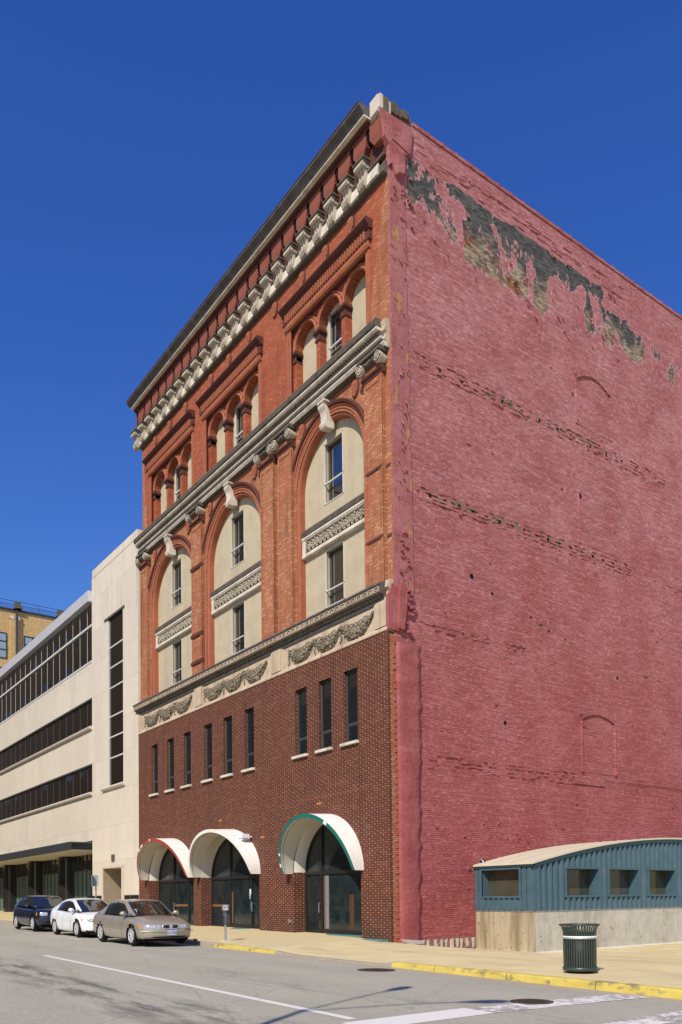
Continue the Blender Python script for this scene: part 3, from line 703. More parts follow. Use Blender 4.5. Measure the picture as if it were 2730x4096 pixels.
# --- pilasters with ionic capitals
PIL = [(-21.3, .50), (-14.78, .55), (-8.05, .52), (-6.62, .52), (-.73, .50)]
for i, (xc, hw) in enumerate(PIL):
    mb = MB()
    mb.box(xc - hw, xc + hw, .14, YF + .01, 12.25, 19.98)
    for a, b in ((xc - hw, xc - hw + .12), (xc + hw - .12, xc + hw)): mb.box(a, b, .115, .15, 12.25, 19.85)
    mb.box(xc - hw + .1, xc + hw - .1, .115, .15, 19.70, 19.85)
    if i in (0, 1):
        for zz in ((17.72, 14.36, 13.0) if i == 1 else ()): mb.box(xc - hw - .04, xc + hw + .02, .07, .2, zz, zz + .16, 1)
    if i == 4:
        for zz in (14.05, 16.55): mb.box(xc - hw + .01, xc + hw - .01, .108, .2, zz, zz + .10, 1); mb.box(xc + hw, XR - .04, .285, .32, zz - .02, zz + .09, 1)
    p = mb.build('pilaster', ['red', 'darkmould'], B)
    mb = MB()
    mb.prism([(YF, 20.16), (.04, 20.14), (.03, 20.06), (.10, 20.0), (.12, 19.93), (YF, 19.9)], 'x', xc - hw - .08, xc + hw + .08, 2)
    mb.box(xc - hw + .02, xc + hw - .02, .10, YF, 20.14, 20.42, 3)
    mb.prism([(YF, 20.76), (-.08, 20.76), (-.10, 20.66), (-.05, 20.62), (YF, 20.6)], 'x', xc - hw - .16, xc + hw + .16, 1)
    mb.tube([(xc - hw, .06, 20.47), (xc + hw, .06, 20.47)], .12, 8, 1)
    for k in range(9): mb.blob((xc - hw * .72 + hw * 1.44 * k / 8, -.03, 20.47 + .02 * sin(k * 2.1)), (.055, .06, .10), 1, .15)
    for k in range(11): mb.blob((xc - hw + 2 * hw * k / 10, -.09, 20.63), (.035, .03, .035), 1, .1)
    for sg in (-1, 1):
        c = (xc + sg * (hw + .01), -.02, 20.39)
        mb.lathe([(0, -.05), (.175, -.05)], c, 18, 1, False, 'y'); mb.lathe([(.175, -.05), (.195, -.05)], c, 18, 0, False, 'y'); mb.lathe([(.195, -.05), (.195, .10), (.12, .3)], c, 18, 1, True, 'y') if False else mb.lathe([(.195, -.05), (.195, .02), (.14, .3)], c, 18, 0, True, 'y')
        sp = [(c[0] + sg * cos(t) * (.18 - .024 * t / 2), c[1] - .07, c[2] + sin(t) * (.18 - .024 * t / 2)) for t in [j * .35 for j in range(38)]]
        mb.tube(sp, .027, 5, 0); mb.blob((c[0], c[1] - .06, c[2]), .05, 0)
    mb.build('capital', ['bracketstone', 'soot', 'darkmould', 'red'], p)
# --- middle cornice
mb = MB()
xe = -.22
mb.prism([(YF, 21.80), (.05, 21.80), (-.16, 21.74), (-.20, 21.66), (-.17, 21.50), (-.11, 21.44), (.3, 21.44)], 'x', XL - .15, xe, 1)
mb.prism([(YF, 21.44), (-.12, 21.44), (-.13, 21.39), (-.09, 21.34), (YF, 21.34)], 'x', XL - .12, xe + .04, 0)
mb.box(XL - .03, xe + .06, .03, YF, 21.17, 21.34, 1)
for i in range(150):
    x = XL + (xe - XL) * (i + .5) / 150; mb.blob((x, .03, 21.27), (.05, .07, .065), 1, .1)
mb.box(XL - .02, xe + .1, .09, YF, 21.10, 21.18, 2)  # dark grey band paints the shadow under the soffit
mb.prism([(YF, 21.10), (.02, 21.12), (.0, 21.06), (.05, 21.02), (.06, 20.94), (YF, 20.94)], 'x', XL - .06, xe + .12, 0)
mb.prism([(YF, 20.945), (-.02, 20.945), (.0, 20.90), (.06, 20.88), (YF, 20.88)], 'x', XL - .06, xe + .2, 1)
for k, (z0, z1, y) in enumerate(((20.82, 20.88, .03), (20.77, 20.82, .055), (20.73, 20.77, .08))): mb.box(XL - .06, xe + .24, y, YF, z0, z1, 0)
mb.prism([(YF, 20.735), (.09, 20.735), (.11, 20.70), (YF, 20.66)], 'x', XL, xe + .2, 1)
mb.prism([(YF, 21.72), (.1, 21.7), (.14, 21.5), (.08, 21.3), (.16, 21.2), (.1, 21.0), (.2, 20.8), (YF, 20.7)], 'x', xe, XR, 3)
mb.build('middle_cornice', ['white', 'soot', 'gutter', 'paleterra'], B)
# --- lower cornice with Greek key, frieze with swags
mb = MB(); xe = -.12
mb.prism([(YF, 12.42), (.0, 12.40), (-.20, 12.34), (-.22, 12.27), (-.17, 12.245), (YF, 12.24)], 'x', XL - .3, xe, 1)
mb.box(XL - .28, xe, -.16, YF, 12.02, 12.245, 0)
n = 66; L = xe - XL + .24
for i in range(n):                                     # raised Greek-key bars on the fascia
    x = XL - .26 + L * i / n; w = L / n; y0, y1 = -.175, -.155
    for q in ((0, .12, 0, 1), (.12, .88, .84, 1), (.76, .88, .2, .84), (.36, .76, .2, .36), (.36, .48, .36, .62), (0, 1, -.02, .08)):
        mb.box(x + q[0] * w, x + q[1] * w, y0, y1, 12.035 + q[2] * .2, 12.035 + q[3] * .2, 4)
mb.prism([(YF, 12.02), (-.16, 12.02), (-.14, 11.98), (-.02, 11.93), (.0, 11.86), (YF, 11.86)], 'x', XL - .22, xe + .04, 0)
for i in range(130):
    x = XL - .05 + (xe - XL) * i / 130; mb.box(x, x + .09, -.06, .02, 11.87, 11.94, 0)
mb.prism([(YF, 11.865), (.02, 11.865), (.03, 11.76), (.06, 11.70), (YF, 11.70)], 'x', XL - .02, xe, 2)
mb.box(XL, XR - .02, .09, YF, 10.82, 11.71, 3)
mb.prism([(YF, 10.83), (.05, 10.83), (.0, 10.78), (-.03, 10.72), (-.03, 10.655), (YF, 10.655)], 'x', XL, XR - .0, 3)
for x0, x1 in ((-.62, -.02), (-7.62, -6.88), (-14.87, -14.12), (XL + .02, XL + .18)):
    mb.box(x0, x1, -.0, YF, 10.84, 11.72, 3); mb.box(x0 + .02, x1 - .02, .03, YF, 11.72, 11.86, 3)
    for sg, xx in ((-1, x0), (1, x1)):
        if xx > -.1: continue
        mb.box(min(xx, xx + sg * .10), max(xx, xx + sg * .10), .05, YF, 10.84, 11.74, 3); mb.box(min(xx, xx + sg * .16), max(xx, xx + sg * .16), .07, YF, 10.84, 11.74, 3)
mb.prism([(YF, 12.5), (.1, 12.45), (.05, 12.2), (.16, 12.1), (.08, 11.95), (.2, 11.8), (YF, 11.7)], 'x', xe - .02, XR, 3)
mb.build('lower_cornice', ['soot', 'gutter', 'gutter', 'paleterra', 'paleterra'], B)
SW = [(-21.05, -19.08), (-19.08, -17.25), (-17.25, -15.25), (-13.85, -11.9), (-11.9, -10.0), (-10.0, -8.05), (-6.3, -4.46), (-4.46, -2.72), (-2.72, -.75)]
random.seed(3)
for x0, x1 in SW:
    mb = MB(); xm = (x0 + x1) / 2; hw = (x1 - x0) / 2
    for i in range(34):
        t = -1 + 2 * i / 33; cx = xm + t * hw * .97; cz = 11.48 - .5 * (1 - t * t); th = .07 + .085 * (1 - t * t)
        for k in range(6):
            a = random.uniform(-.4, pi + .4); rr = th * random.uniform(.6, 1.05)
            mb.blob((cx + random.uniform(-.03, .03), .07 - abs(sin(a)) * rr * 1.1, cz + cos(a) * rr), random.uniform(.028, .05), 0, .25)
    for k in range(5):                                  # ribbon curls above the garland
        t = -.72 + 1.44 * k / 4; cx = xm + t * hw * .8; cz = 11.46 - .16 * (1 - t * t)
        mb.tube([(cx + .13 * cos(a) * (1 - a / 16), .06 - .07 * sin(a * .5) ** 2, cz + .12 * sin(a) * (1 - a / 16)) for a in [j * .55 for j in range(11)]], .028, 5, 0)
    for xx, ln in ((x0, .55), (x1, .0)):
        for k in range(int(ln * 16)):
            mb.blob((xx + random.uniform(-.05, .05), .05, 11.45 - k * .07), random.uniform(.03, .05), 0, .25)
    mb.build('garland', 'garland', B)
# --- corbel table at the top
mb = MB()
mb.prism([(YF + .02, 27.42), (.20, 27.42), (.20, 27.1), (.12, 27.08), (.10, 27.0), (.16, 26.96), (YF + .02, 26.94)], 'x', XL - .05, XR, 1)
for i in range(24):
    x = -.62 - .9575 * (i - .0)
    a, b = max(XL, x - .30), min(XR, x + .30)
    if b - a < .1: continue
    for k in range(4):                                  # fluted face between brackets
        w = (b - a) / 4; mb.prism([(.24, 27.1), (.10, 27.12), (.12, 27.34), (.20, 27.62), (.24, 27.64)], 'x', a + k * w + .01, a + (k + 1) * w - .015, 0)
mb.box(XL, XR, .14, .24, 27.62, 27.70, 1); mb.build('fluted_frieze', ['white', 'soot'], B)
mb = MB(); x = 0.0
mb.box(x - .32, x + .32, -.14, .2, 28.0, 28.07, 1); mb.box(x - .28, x + .28, -.10, .2, 27.91, 28.0, 1); mb.box(x - .23, x + .23, .0, .2, 27.76, 27.9, 0)
mb.tube([(x - .25, -.07, 27.83), (x + .25, -.07, 27.83)], .085, 10, 0)
for k in range(6): mb.lathe([(.085, -.02), (.1, 0), (.085, .02)], (x - .22 + k * .088, -.07, 27.83), 10, 0, True, 'x')
pr = [(-.04, 27.78), (.04, 27.64), (.05, 27.5), (-.03, 27.34), (-.07, 27.22), (-.01, 27.10), (.2, 27.02), (.25, 27.02), (.25, 27.78)]
for k in range(5):
    wd = .19; x0 = x - wd + k * wd * .4
    mb.prism([(y + (.035 * (k % 2) if y < .19 else 0), z) for y, z in pr], 'x', x0, x0 + wd * .39)
br = mb.build('bracket', ['bracketstone', 'soot'], B, (-1.1, 0, 0)); 
br.data.transform(Matrix.Translation((-1.1, 0, 0)))
for i in range(1, 23): inst(br, B, (-1.1 - .9575 * i, 0, 0))
# red panels with arrow slits between them
mb = MB()
def panel(a, b, xa, xb):
    n = 6
    mb.box(a, b, -.05, .2, 28.36, 29.02)
    for k in range(n):
        t = (k + 1) / n; mb.box(a + (xa - a) * t, b + (xb - b) * t, -.05 + .02 * t, .2, 28.36 - .05 * (k + 1), 28.36 - .05 * k + .001, 0)
for i in range(23):
    xc = -1.1 - .9575 * i; a, b = xc - .365, xc + .365
    panel(max(a, XL), b, max(xc - .16, XL), xc + .16)
panel(-.5065, XR + .02, -.3, XR + .02)
for i in range(23):                                    # slit heads
    xc = -.62 - .9575 * i + .0
    if xc < XL: continue
    a = arch(xc, .1135, 28.70, 28.78, 8)
    mb.fill(rect(xc - .116, xc + .116, 28.70, 29.02), [[(q[0], max(q[1], 28.701)) for q in a]], -.05)
    mb.prism([(-.015, 28.92), (.2, 28.92), (.2, 28.40), (.06, 28.48), (-.015, 28.62)], 'x', xc - .1135, xc + .1135, 1)  # black plug stands in for the shade in the slit's upper part
    for k in range(5): mb.box(xc - .1145, xc - .105, -.045, .2, 28.2 + k * .075, 28.206 + k * .075, 1)
    mb.box(xc - .12, xc + .12, -.03, .2, 28.92, 29.02)
mb.build('corbel_table', ['terracotta', 'under'], B)
MB().box(XL + .02, XR - .02, .2, .25, 27.6, 29.0).build('slit_backing', 'darkmould', B)  # dark sheet: the shade behind the slits is put into its colour
# gutter cornice
mb = MB()
mb.box(XL, -.1, -.02, .3, 29.02, 29.1, 1)
for i in range(110):
    x = XL + (-.45 - XL) * i / 110; mb.box(x, x + .1, -.12, .0, 28.92, 29.02, 1)
mb.prism([(.3, 29.12), (-.36, 29.12), (-.37, 29.075), (-.33, 29.06), (.3, 29.06)], 'x', XL - .04, -.42, 2); mb.prism([(.3, 29.06), (-.2, 29.06), (-.17, 28.98), (.3, 28.97)], 'x', XL - .03, -.42, 1)
mb.box(XL - .07, -.42, -.615, -.5, 29.445, 29.47, 1); mb.prism([(.4, 29.5), (-.52, 29.465), (-.60, 29.42), (-.58, 29.36), (-.44, 29.22), (-.36, 29.12), (.4, 29.12)], 'x', XL - .06, -.42, 0)
for i in range(24):
    x = -.8 - .92 * i; mb.prism([(-.53, 29.48), (-.615, 29.43), (-.59, 29.35), (-.45, 29.21), (-.37, 29.12), (-.37, 29.16), (-.56, 29.40), (-.5, 29.46)], 'x', x, x + .016, 0)
mb.build('gutter_cornice', ['gutter', 'darkmould', 'white', 'fascia'], B)
mb = MB()
random.seed(21)
yy0 = -.08
for w_, h0, h1, dx, mi in ((.16, 29.12, 29.66, .06, 0), (.22, 29.02, 29.62, .10, 1), (.13, 29.1, 29.56, .07, 0), (.30, 29.16, 29.60, .13, 1), (.2, 29.2, 29.52, .11, 1), (.26, 29.24, 29.56, .15, 1), (.18, 29.28, 29.50, .09, 1)):
    mb.prism([(yy0, h0 + .05), (yy0 + w_ * .5, h0), (yy0 + w_, h0 + .06), (yy0 + w_, h1 - .02), (yy0 + w_ * .4, h1), (yy0, h1 - .03)], 'x', XR - .03, XR + dx, mi); yy0 += w_ - .004
mb.prism([(.6, 29.66), (-.1, 29.66), (-.1, 29.1), (.05, 29.0), (.6, 29.0)], 'x', -.42, XR - .03, 0)
for k in range(5): mb.box(-.40 + k * .09, -.35 + k * .09, -.08, .1, 28.86, 29.0, 1)
mb.build('corner_block', ['beigesill', 'soot'], B)

# --- brown brick front of the two lower floors
WL = [-19.66, -17.66, -15.70, -13.43, -11.47, -9.51]; WR = [-5.38, -3.73, -2.10]
DO = [(-17.66, 2.46, .10), (-11.5, 2.66, .06), (-3.82, 2.20, .0)]        # doorways: centre, half width, sill
DOOR = [(-17.78, 2.72), (-11.50, 2.76), (-3.82, 2.22)]
holes = [rect(x - .42, x + .42, 7.10, 9.76) for x in WL + WR]
for xc, hw in DOOR: holes.append(arch(xc, hw, -.4 + .001, 2.45 if xc > -5 else 2.48, 20) if False else [(xc + hw, -.39)] + [(xc + hw * cos(pi * i / 20), 2.46 + 2.05 * sin(pi * i / 20)) for i in range(21)] + [(xc - hw, -.39)])
mb = MB(); mb.fill(rect(XL, XR - .01, -.4, 10.66), holes, 0.0, 0, [.16] * 9 + [.64] * 3)
mb.add([(XR - .01, 0, -.4), (XR - .01, .28, -.4), (XR - .01, .28, 10.66), (XR - .01, 0, 10.66)], [(0, 1, 2, 3)])
mb.add([(XL, 0, 10.66), (XR - .01, 0, 10.66), (XR - .01, .3, 10.66), (XL, .3, 10.66)], [(0, 1, 2, 3)])
mb.add([(XL, 0, -.4), (XL, .3, -.4), (XL, .3, 10.66), (XL, 0, 10.66)], [(0, 1, 2, 3)])
mb.build('brown_brick_front', 'veneer', B)
for x0, z0, ww in ((-4.35, 5.02, .30), (-12.4, 5.02, .30), (-8.62, 4.0, .34)): MB().box(x0, x0 + ww, -.004, .05, z0, z0 + .082).build('replacement_brick', 'orangeplain', B)
MB().box(-6.0, -1.6, -.003, .05, 5.30, 5.318).build('mortar_line', 'terracotta', B)
for x in WL + WR:
    mb = MB(); x0, x1, z0, z1 = x - .42, x + .42, 7.10, 9.76
    for a in ((x0, x0 + .022, z0, z1), (x0 + .05, x0 + .068, z0, z1), (x1 - .03, x1, z0, z1), (x0, x1, z0, z0 + .04), (x0, x1, z1 - .04, z1), (x0, x1, 7.77, 7.82)): mb.box(a[0], a[1], .125, .16, a[2], a[3])
    for a in ((x0 + .08, x0 + .10, 7.15, 7.76), (x1 - .06, x1 - .04, 7.15, 7.76), (x0 + .08, x1 - .04, 7.15, 7.175), (x0 + .08, x1 - .04, 7.72, 7.745)): mb.box(a[0], a[1], .135, .16, a[2], a[3])
    wf = mb.build('window', 'frame_grey', B)
    MB().fill(rect(x0, x1, z0, z1), [], .15).build('pane', 'glass_black', wf)
    MB().box(x - .54, x + .49, -.12, .16, 7.0, 7.10).build('sill', 'white', wf)
# --- shop fronts under the awnings
for di, (xc, hw) in enumerate(DOOR):
    mb = MB(); z0 = (.14, .10, .03)[di]; zt = 2.42
    rim = [(xc + hw, z0)] + [(xc + hw * cos(pi * i / 20), 2.46 + 2.05 * sin(pi * i / 20)) for i in range(21)] + [(xc - hw, z0)]
    rin = [(xc + (hw - .09), z0 + .09)] + [(xc + (hw - .09) * cos(pi * i / 20), 2.46 + 1.96 * sin(pi * i / 20)) for i in range(21)] + [(xc - hw + .09, z0 + .09)]
    mb.fill(rim, [rin], .56, 0, .1)
    splits = {0: [-.75, 1.0], 1: [-.85, 1.12, 1.75], 2: [-1.05]}[di]
    mb.box(xc - hw + .05, xc + hw - .05, .55, .64, zt - .07, zt + .07)
    for i, sx in enumerate(splits):
        top = 2.46 + 2.0 * sqrt(max(0, 1 - (sx / hw) ** 2)) if i == 0 else zt
        mb.box(xc + sx - .06, xc + sx + .06, .54, .64, z0, top - .02)
    edges = [-hw + .06] + splits + [hw - .06]
    mb.box(xc - hw + .05, xc + hw - .05, .55, .64, z0, z0 + .16)
    sf = mb.build('shopfront', 'frame_dark', B)
    mb = MB(); mb.fill([(q[0], q[1]) for q in rin], [], .61); mb.build('pane', 'glass_shop', sf)
    mb = MB()
    if di < 2:
        a, b = (xc + splits[0] + .08, xc + splits[1] - .08) if di == 0 else (xc - hw + .1, xc + splits[0] - .08)
        mb.box(a, b, .575, .60, 1.06, 1.17)
        if di == 1: MB().box(xc + splits[0] + .12, xc + splits[0] + .2, .575, .60, z0 + .2, 1.75).build('timber_post', 'wood', sf)
        mb.build('timber_rail', 'wood', sf)
    else:
        for k in range(4): MB().box(xc + .75 + k * .07, xc + .762 + k * .07, .59, .605, .2, 1.55).build('timber_strip', 'wood', sf)
        MB().box(xc - .95, xc - .90, .59, .605, .2, 2.3).build('timber_strip', 'wood', sf)
        MB().box(xc - .86, xc - .62, .59, .606, .22, 2.3).build('white_post', 'galv', sf)
    mb = MB()
    hx = xc + (splits[0] + .1 if di == 0 else splits[1] + .1 if di == 1 else splits[0] - .14)
    mb.box(hx, hx + .03, .48, .52, .85, 1.25); mb.box(hx, hx + .03, .5, .58, .87, .9); mb.box(hx, hx + .03, .5, .58, 1.2, 1.23)
    mb.build('door_handle', 'galv', sf)
    if di == 1:
        mb = MB(); x = xc + splits[1]
        mb.box(x - .22, x - .06, .585, .602, 1.42, 1.66, 0); mb.box(x - .12, x + .0, .530, .539, 1.62, 1.86, 0); mb.box(x - .20, x - .08, .58, .585, 1.45, 1.52, 1); mb.box(x - .02, x + .04, .530, .539, .95, 1.3, 1)
        mb.build('door_notice', ['signwhite', 'signblue'], sf)
# thresholds
for (x0, x1, y0, y1, z0, z1) in ((-20.45, -15.1, -.02, .66, -.1, .15), (-14.2, -10.2, -.25, .66, -.1, .105), (-6.0, -1.62, -.10, .66, -.3, .035), (-1.9, -.1, -.34, -.005, -.35, -.03)):
    MB().prism([(y1, z1), (y0 + .03, z1 - .01), (y0, z1 - .03), (y0, z0), (y1, z0)], 'x', x0, x1).build('step', 'step_green', B)
# --- shell awnings: a half barrel whose lip reaches out furthest at the crown
AW = [(-17.78, 2.92, 2.49, 2.10, 'trim_red'), (-11.50, 2.88, 2.48, 2.12, 'awning_white'), (-3.82, 2.40, 2.40, 2.22, 'trim_green')]
for (xc, hw, zb, hh, tr) in AW:
    n = 40; T = [pi * i / n for i in range(n + 1)]
    def P(t, k, off):                                   # k 0 at the wall .. 1 at the lip
        d = .40 + .62 * sin(t) ** .8
        flare = 1 + .0 * k
        return (xc + (hw - off) * cos(t) * flare, -d * k + .0, zb + (hh - off) * sin(t) - .05 * k * sin(t))
    K = [0, .25, .5, .75, .86, .9, 1.0]
    mb = MB(); rows = [[P(t, k, 0) for k in K] for t in T]
    nk = len(K)
    mb.add([p for r in rows for p in r], [(i * nk + j, i * nk + j + 1, (i + 1) * nk + j + 1, (i + 1) * nk + j) for i in range(n) for j in range(nk - 1)], 0, True)
    th = .13
    rows = [[P(t, k, th) for k in K] for t in T]
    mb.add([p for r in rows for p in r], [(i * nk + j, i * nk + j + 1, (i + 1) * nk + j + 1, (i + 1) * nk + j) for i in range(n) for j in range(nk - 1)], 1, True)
    dw = DOOR[[q[0] for q in AW].index(xc)][1] - .012
    rows = [[P(t, 0, th), (xc + dw * cos(t), .02, 2.46 + 2.035 * sin(t)), (xc + dw * cos(t), .555, 2.46 + 2.035 * sin(t))] for t in T]
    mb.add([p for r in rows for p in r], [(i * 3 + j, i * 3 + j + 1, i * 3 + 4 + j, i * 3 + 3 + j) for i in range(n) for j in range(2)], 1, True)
    for t in (0, pi):
        a = [P(t, k, 0) for k in K]; b = [P(t, k, th) for k in K]
        mb.add(a + b, [(j, j + 1, nk + j + 1, nk + j) for j in range(nk - 1)], 0)
    mb.tube([P(t, .84, th + .004) for t in T], .008, 4, 2)
    aw = mb.build('awning', ['awning_white', 'awning_in', 'frame_grey'], B)
    mb = MB(); a = []
    for t in T: a += [P(t, 1.0, -.006), P(t, 1.012, -.006), P(t, 1.012, th + .006), P(t, 1.0, th + .006)]
    mb.add(a, [(i * 4 + j, i * 4 + j + 1, i * 4 + 5 + j, i * 4 + 4 + j) for i in range(n) for j in range(3)], 0, False)
    o = mb.build('awning_edge', tr, aw)
    if tr != 'awning_white':
        for t0, t1 in (((2.02, 2.14), (2.2, 2.3), (1.62, 1.66)) if tr == 'trim_red' else ((.92, 1.0), (2.75, 2.8), (2.95, 3.02))):
            mb = MB(); ts = [t0 + (t1 - t0) * q / 4 for q in range(5)]; a = []
            for t in ts: a += [P(t, 1.016, -.009), P(t, 1.016, th * .9)]
            mb.add(a, [(i * 2, i * 2 + 1, i * 2 + 3, i * 2 + 2) for i in range(4)])
            mb.build('bare_patch', 'signwhite', o)
    tag(aw, {'trim_red': 'white shell awning with a chipped red edge', 'awning_white': 'plain white shell awning without coloured edge', 'trim_green': 'white shell awning with a chipped green edge'}[tr])
# brackets under the awning lips and floodlight
mb = MB()
for x in (-20.55, -14.5, -6.17): mb.box(x - .04, x + .06, -.035, 0.0, 1.95, 2.45)
mb.build('awning_bracket', 'darkmould', B)
mb = MB(); mb.box(-9.55, -9.2, -.55, -.2, 4.05, 4.22); mb.box(-9.42, -9.34, -.22, 0, 4.08, 4.14); mb.box(-9.52, -9.28, -.5, -.25, 3.95, 4.05)
mb.build('floodlight', 'signwhite', B)
mb = MB(); mb.box(-6.35, -6.2, -.06, 0, .45, .55); mb.box(-6.33, -6.29, -.09, -.05, .42, .6); mb.build('wall_tap', 'galv', B)

# --- pink side wall
random.seed(11)
mb = MB()
mb.add([(.08, YF, -.9), (.08, 40, -.9), (.08, 40, 29.32), (.08, YF, 29.32)], [(0, 1, 2, 3)])
mb.box(-.25, .078, YF + .003, 40, -.9, 29.32)
def course(z, y0, y1, dz, p, dmax, seg):
    y = y0
    while y < y1:
        wd = random.uniform(seg * .5, seg * 1.4)
        if random.random() < p:
            mb.box(.05, .08 + random.uniform(.01, dmax), y, y + wd * .8, z + random.uniform(-dz, 0), z + random.uniform(.03, dz))
        y += wd
for zc in (20.8, 15.98, 11.35, 6.33):
    for k in range(4 if zc != 11.35 else 2): course(zc - .28 + k * .15, 1.4 if zc > 7 else 1.75, {20.8: 17, 15.98: 14, 11.35: 7, 6.33: 10}[zc], .06, .55, .05, .24)
    course(zc - .1, 14, 30, .06, .25, .04, .4)
mb.box(.05, .13, 9.9, 11.9, 6.05, 6.40); mb.prism([(.08, 6.36), (.11, 6.36), (.08, 6.2)], 'y', 11.9, 36) if False else None
mb.add([(.08, 11.9, 6.42), (.125, 11.9, 6.40), (.125, 36, 6.40), (.08, 36, 6.42), (.125, 11.9, 6.33), (.125, 36, 6.33), (.08, 11.9, 6.22), (.08, 36, 6.22)], [(0, 1, 2, 3), (1, 4, 5, 2), (4, 6, 7, 5)])
for _ in range(70):
    y, z = random.uniform(2, 20), random.choice([random.uniform(2.2, 4.2), random.uniform(.5, 28)])
    mb.box(.06, .08 + random.uniform(.03, .07), y, y + random.uniform(.05, .14), z, z + random.uniform(.05, .1))
for k in range(5): course(26.0 + k * .37 + 1.9 if False else 28.3 + k * .12, 1.6, 14, .06, .35, .05, .5)
for _ in range(46):
    y, z = random.uniform(.5, 1.15), random.uniform(10.6, 14.2); s_ = random.uniform(.05, .12)
    if y - .5 > .25 + (14.2 - z) * .16: continue
    mb.box(.05, .09 + random.uniform(.05, .17), y, y + s_ * 1.6, z, z + s_, 1)
for _ in range(26):
    y, z = random.uniform(.32, 1.4), random.uniform(25.4, 27.4); s_ = random.uniform(.03, .08)
    mb.box(.05, .09 + random.uniform(.02, .10), y, y + s_ * 1.6, z, z + s_, 1)
mb.build('side_wall', ['pink', 'pinkplaster'], B)
# bricked-up openings and sockets
for (y0, y1, z0, z1, rise) in ((10.4, 12.68, 6.58, 8.8, .28), (10.5, 12.86, 21.4, 23.35, .4), (10.52, 12.85, 16.3, 18.4, 0)):
    mb = MB()
    mb.box(.06, .095, y0, y1, z0, z0 + .03)
    for yy in (y0 - .03, y1 - .03): mb.box(.05, .18 if rise == .28 else .135, yy, yy + .06, z0, z1)
    if rise:
        pts = [(y0 + (y1 - y0) * i / 12, z1 + rise * sin(pi * i / 12)) for i in range(13)]
        for (a, b), (c, d) in zip(pts, pts[1:]):
            e = .2
            mb.add([(.08, a, b), (.15, a, b), (.15, c, d), (.08, c, d), (.08, a, b + e), (.15, a, b + e), (.15, c, d + e), (.08, c, d + e)], [(1, 2, 6, 5), (0, 1, 2, 3), (4, 5, 6, 7)])
    mb.build('blocked_opening', 'pink', B)
for y, z, s_ in ((4.12, 13.42, .11), (10.65, 18.33, .13), (5.81, 8.09, .09), (5.2, 13.0, .07), (7.4, 12.5, .06), (8.0, 12.3, .06), (8.5, 12.15, .06), (13.0, 10.9, .08), (9.5, 12.0, .05)):
    MB().lathe([(0, .0), (s_, .0)], (.083, y, z), 8, 0, False, 'x').build('wall_socket', 'under', B)
for k in range(16): 
    y = 2.0 + k * .72; MB().box(.081, .084, y, y + random.uniform(.08, .16), 15.8 + random.uniform(0, .1), 16.0).build('wall_socket', 'under', B)
for k in range(12):
    y = 2.6 + k * 1.1; MB().box(.081, .084, y, y + random.uniform(.08, .16), 20.62 + random.uniform(0, .1), 20.82).build('wall_socket', 'under', B)
# parapet coping tiles
mb = MB(); y = 1.45
while y < 40:
    mb.box(-.3, .12, y, y + .72, 29.3, 29.42 + random.uniform(-.01, .01)); mb.box(-.31, .135, y + .70, y + .76, 29.3, 29.445); y += .74
mb.build('coping', 'pinkplaster', B)
# raised pilaster strip up the corner, plaster buttress below
mb = MB(); z = 11.6
while z < 26.9:
    mb.box(.05, .115 + random.uniform(-.006, .006), YF + .02, 1.02 + .012 * (27 - z) + random.uniform(-.03, .03), z, z + .62); z += .62
mb.build('corner_strip', 'pinkstrip', B)
mb = MB()
rows = []
for zz in fr(-.35, 10.3, .2):
    j = random.uniform(-.03, .03); a, b = .36, 1.30 + .018 * zz + random.uniform(-.05, .05)
    bul = .125 + .012 * sin(zz * 1.3 + 1) - .003 * zz
    rows.append([(.05, a, zz), (.085 + bul * .6 + j * .3, a + .01, zz), (.08 + bul, a + .10 + j * .5, zz), (.08 + bul * .9 + random.uniform(-.012, .012), a + .42, zz), (.08 + bul * .75 + random.uniform(-.012, .012), b - .2, zz), (.11 + random.uniform(0, .05), b - .03, zz), (.05, b + .01, zz)])
mb.add([p for r in rows for p in r], [(i * 7 + j, i * 7 + j + 1, i * 7 + 8 + j, i * 7 + 7 + j) for i in range(len(rows) - 1) for j in range(6)], 0, True)
mb.add(rows[-1], [tuple(range(7))])
mb.build('plaster_buttress', 'pinkplaster', B)
mb = MB(); mb.box(-.28, .07, .14, .30, -.3, 10.55); 
for zz in fr(-.2, 10.2, .22): mb.box(.06, .085 + random.uniform(0, .03), .22 + random.uniform(0, .05), .34, zz, zz + .12)
mb.build('corner_brick_edge', 'orangeold', B)
# broken ends of the cornices on the side wall
mb = MB()
mb.prism([(.0, 11.86), (.0, 10.68), (.46, 10.68), (.5, 11.2), (.6, 11.9), (.5, 12.2), (.2, 12.3), (.1, 12.0)], 'x', .0, .14)
mb.prism([(.42, 11.95), (.4, 10.75), (.62, 10.72), (.75, 11.4), (.8, 12.0), (.6, 12.5)], 'x', .0, .24)
mb.build('broken_cornice_end', 'pinkplaster', B)
mb = MB()
mb.prism([(-.05, 29.02), (1.36, 29.06), (1.3, 28.35), (1.22, 27.98), (.98, 27.92), (.98, 27.1), (.55, 26.96), (.40, 27.3), (.28, 27.2), (.26, 27.9), (.06, 28.15)], 'x', -.02, .20)
mb.prism([(.3, 28.75), (1.18, 28.75), (1.2, 28.0), (.4, 28.15)], 'x', .15, .235)
mb.prism([(.45, 27.95), (.95, 27.8), (.92, 27.12), (.6, 27.0)], 'x', .18, .27)
mb.build('broken_cornice_end', 'pinkplaster', B)
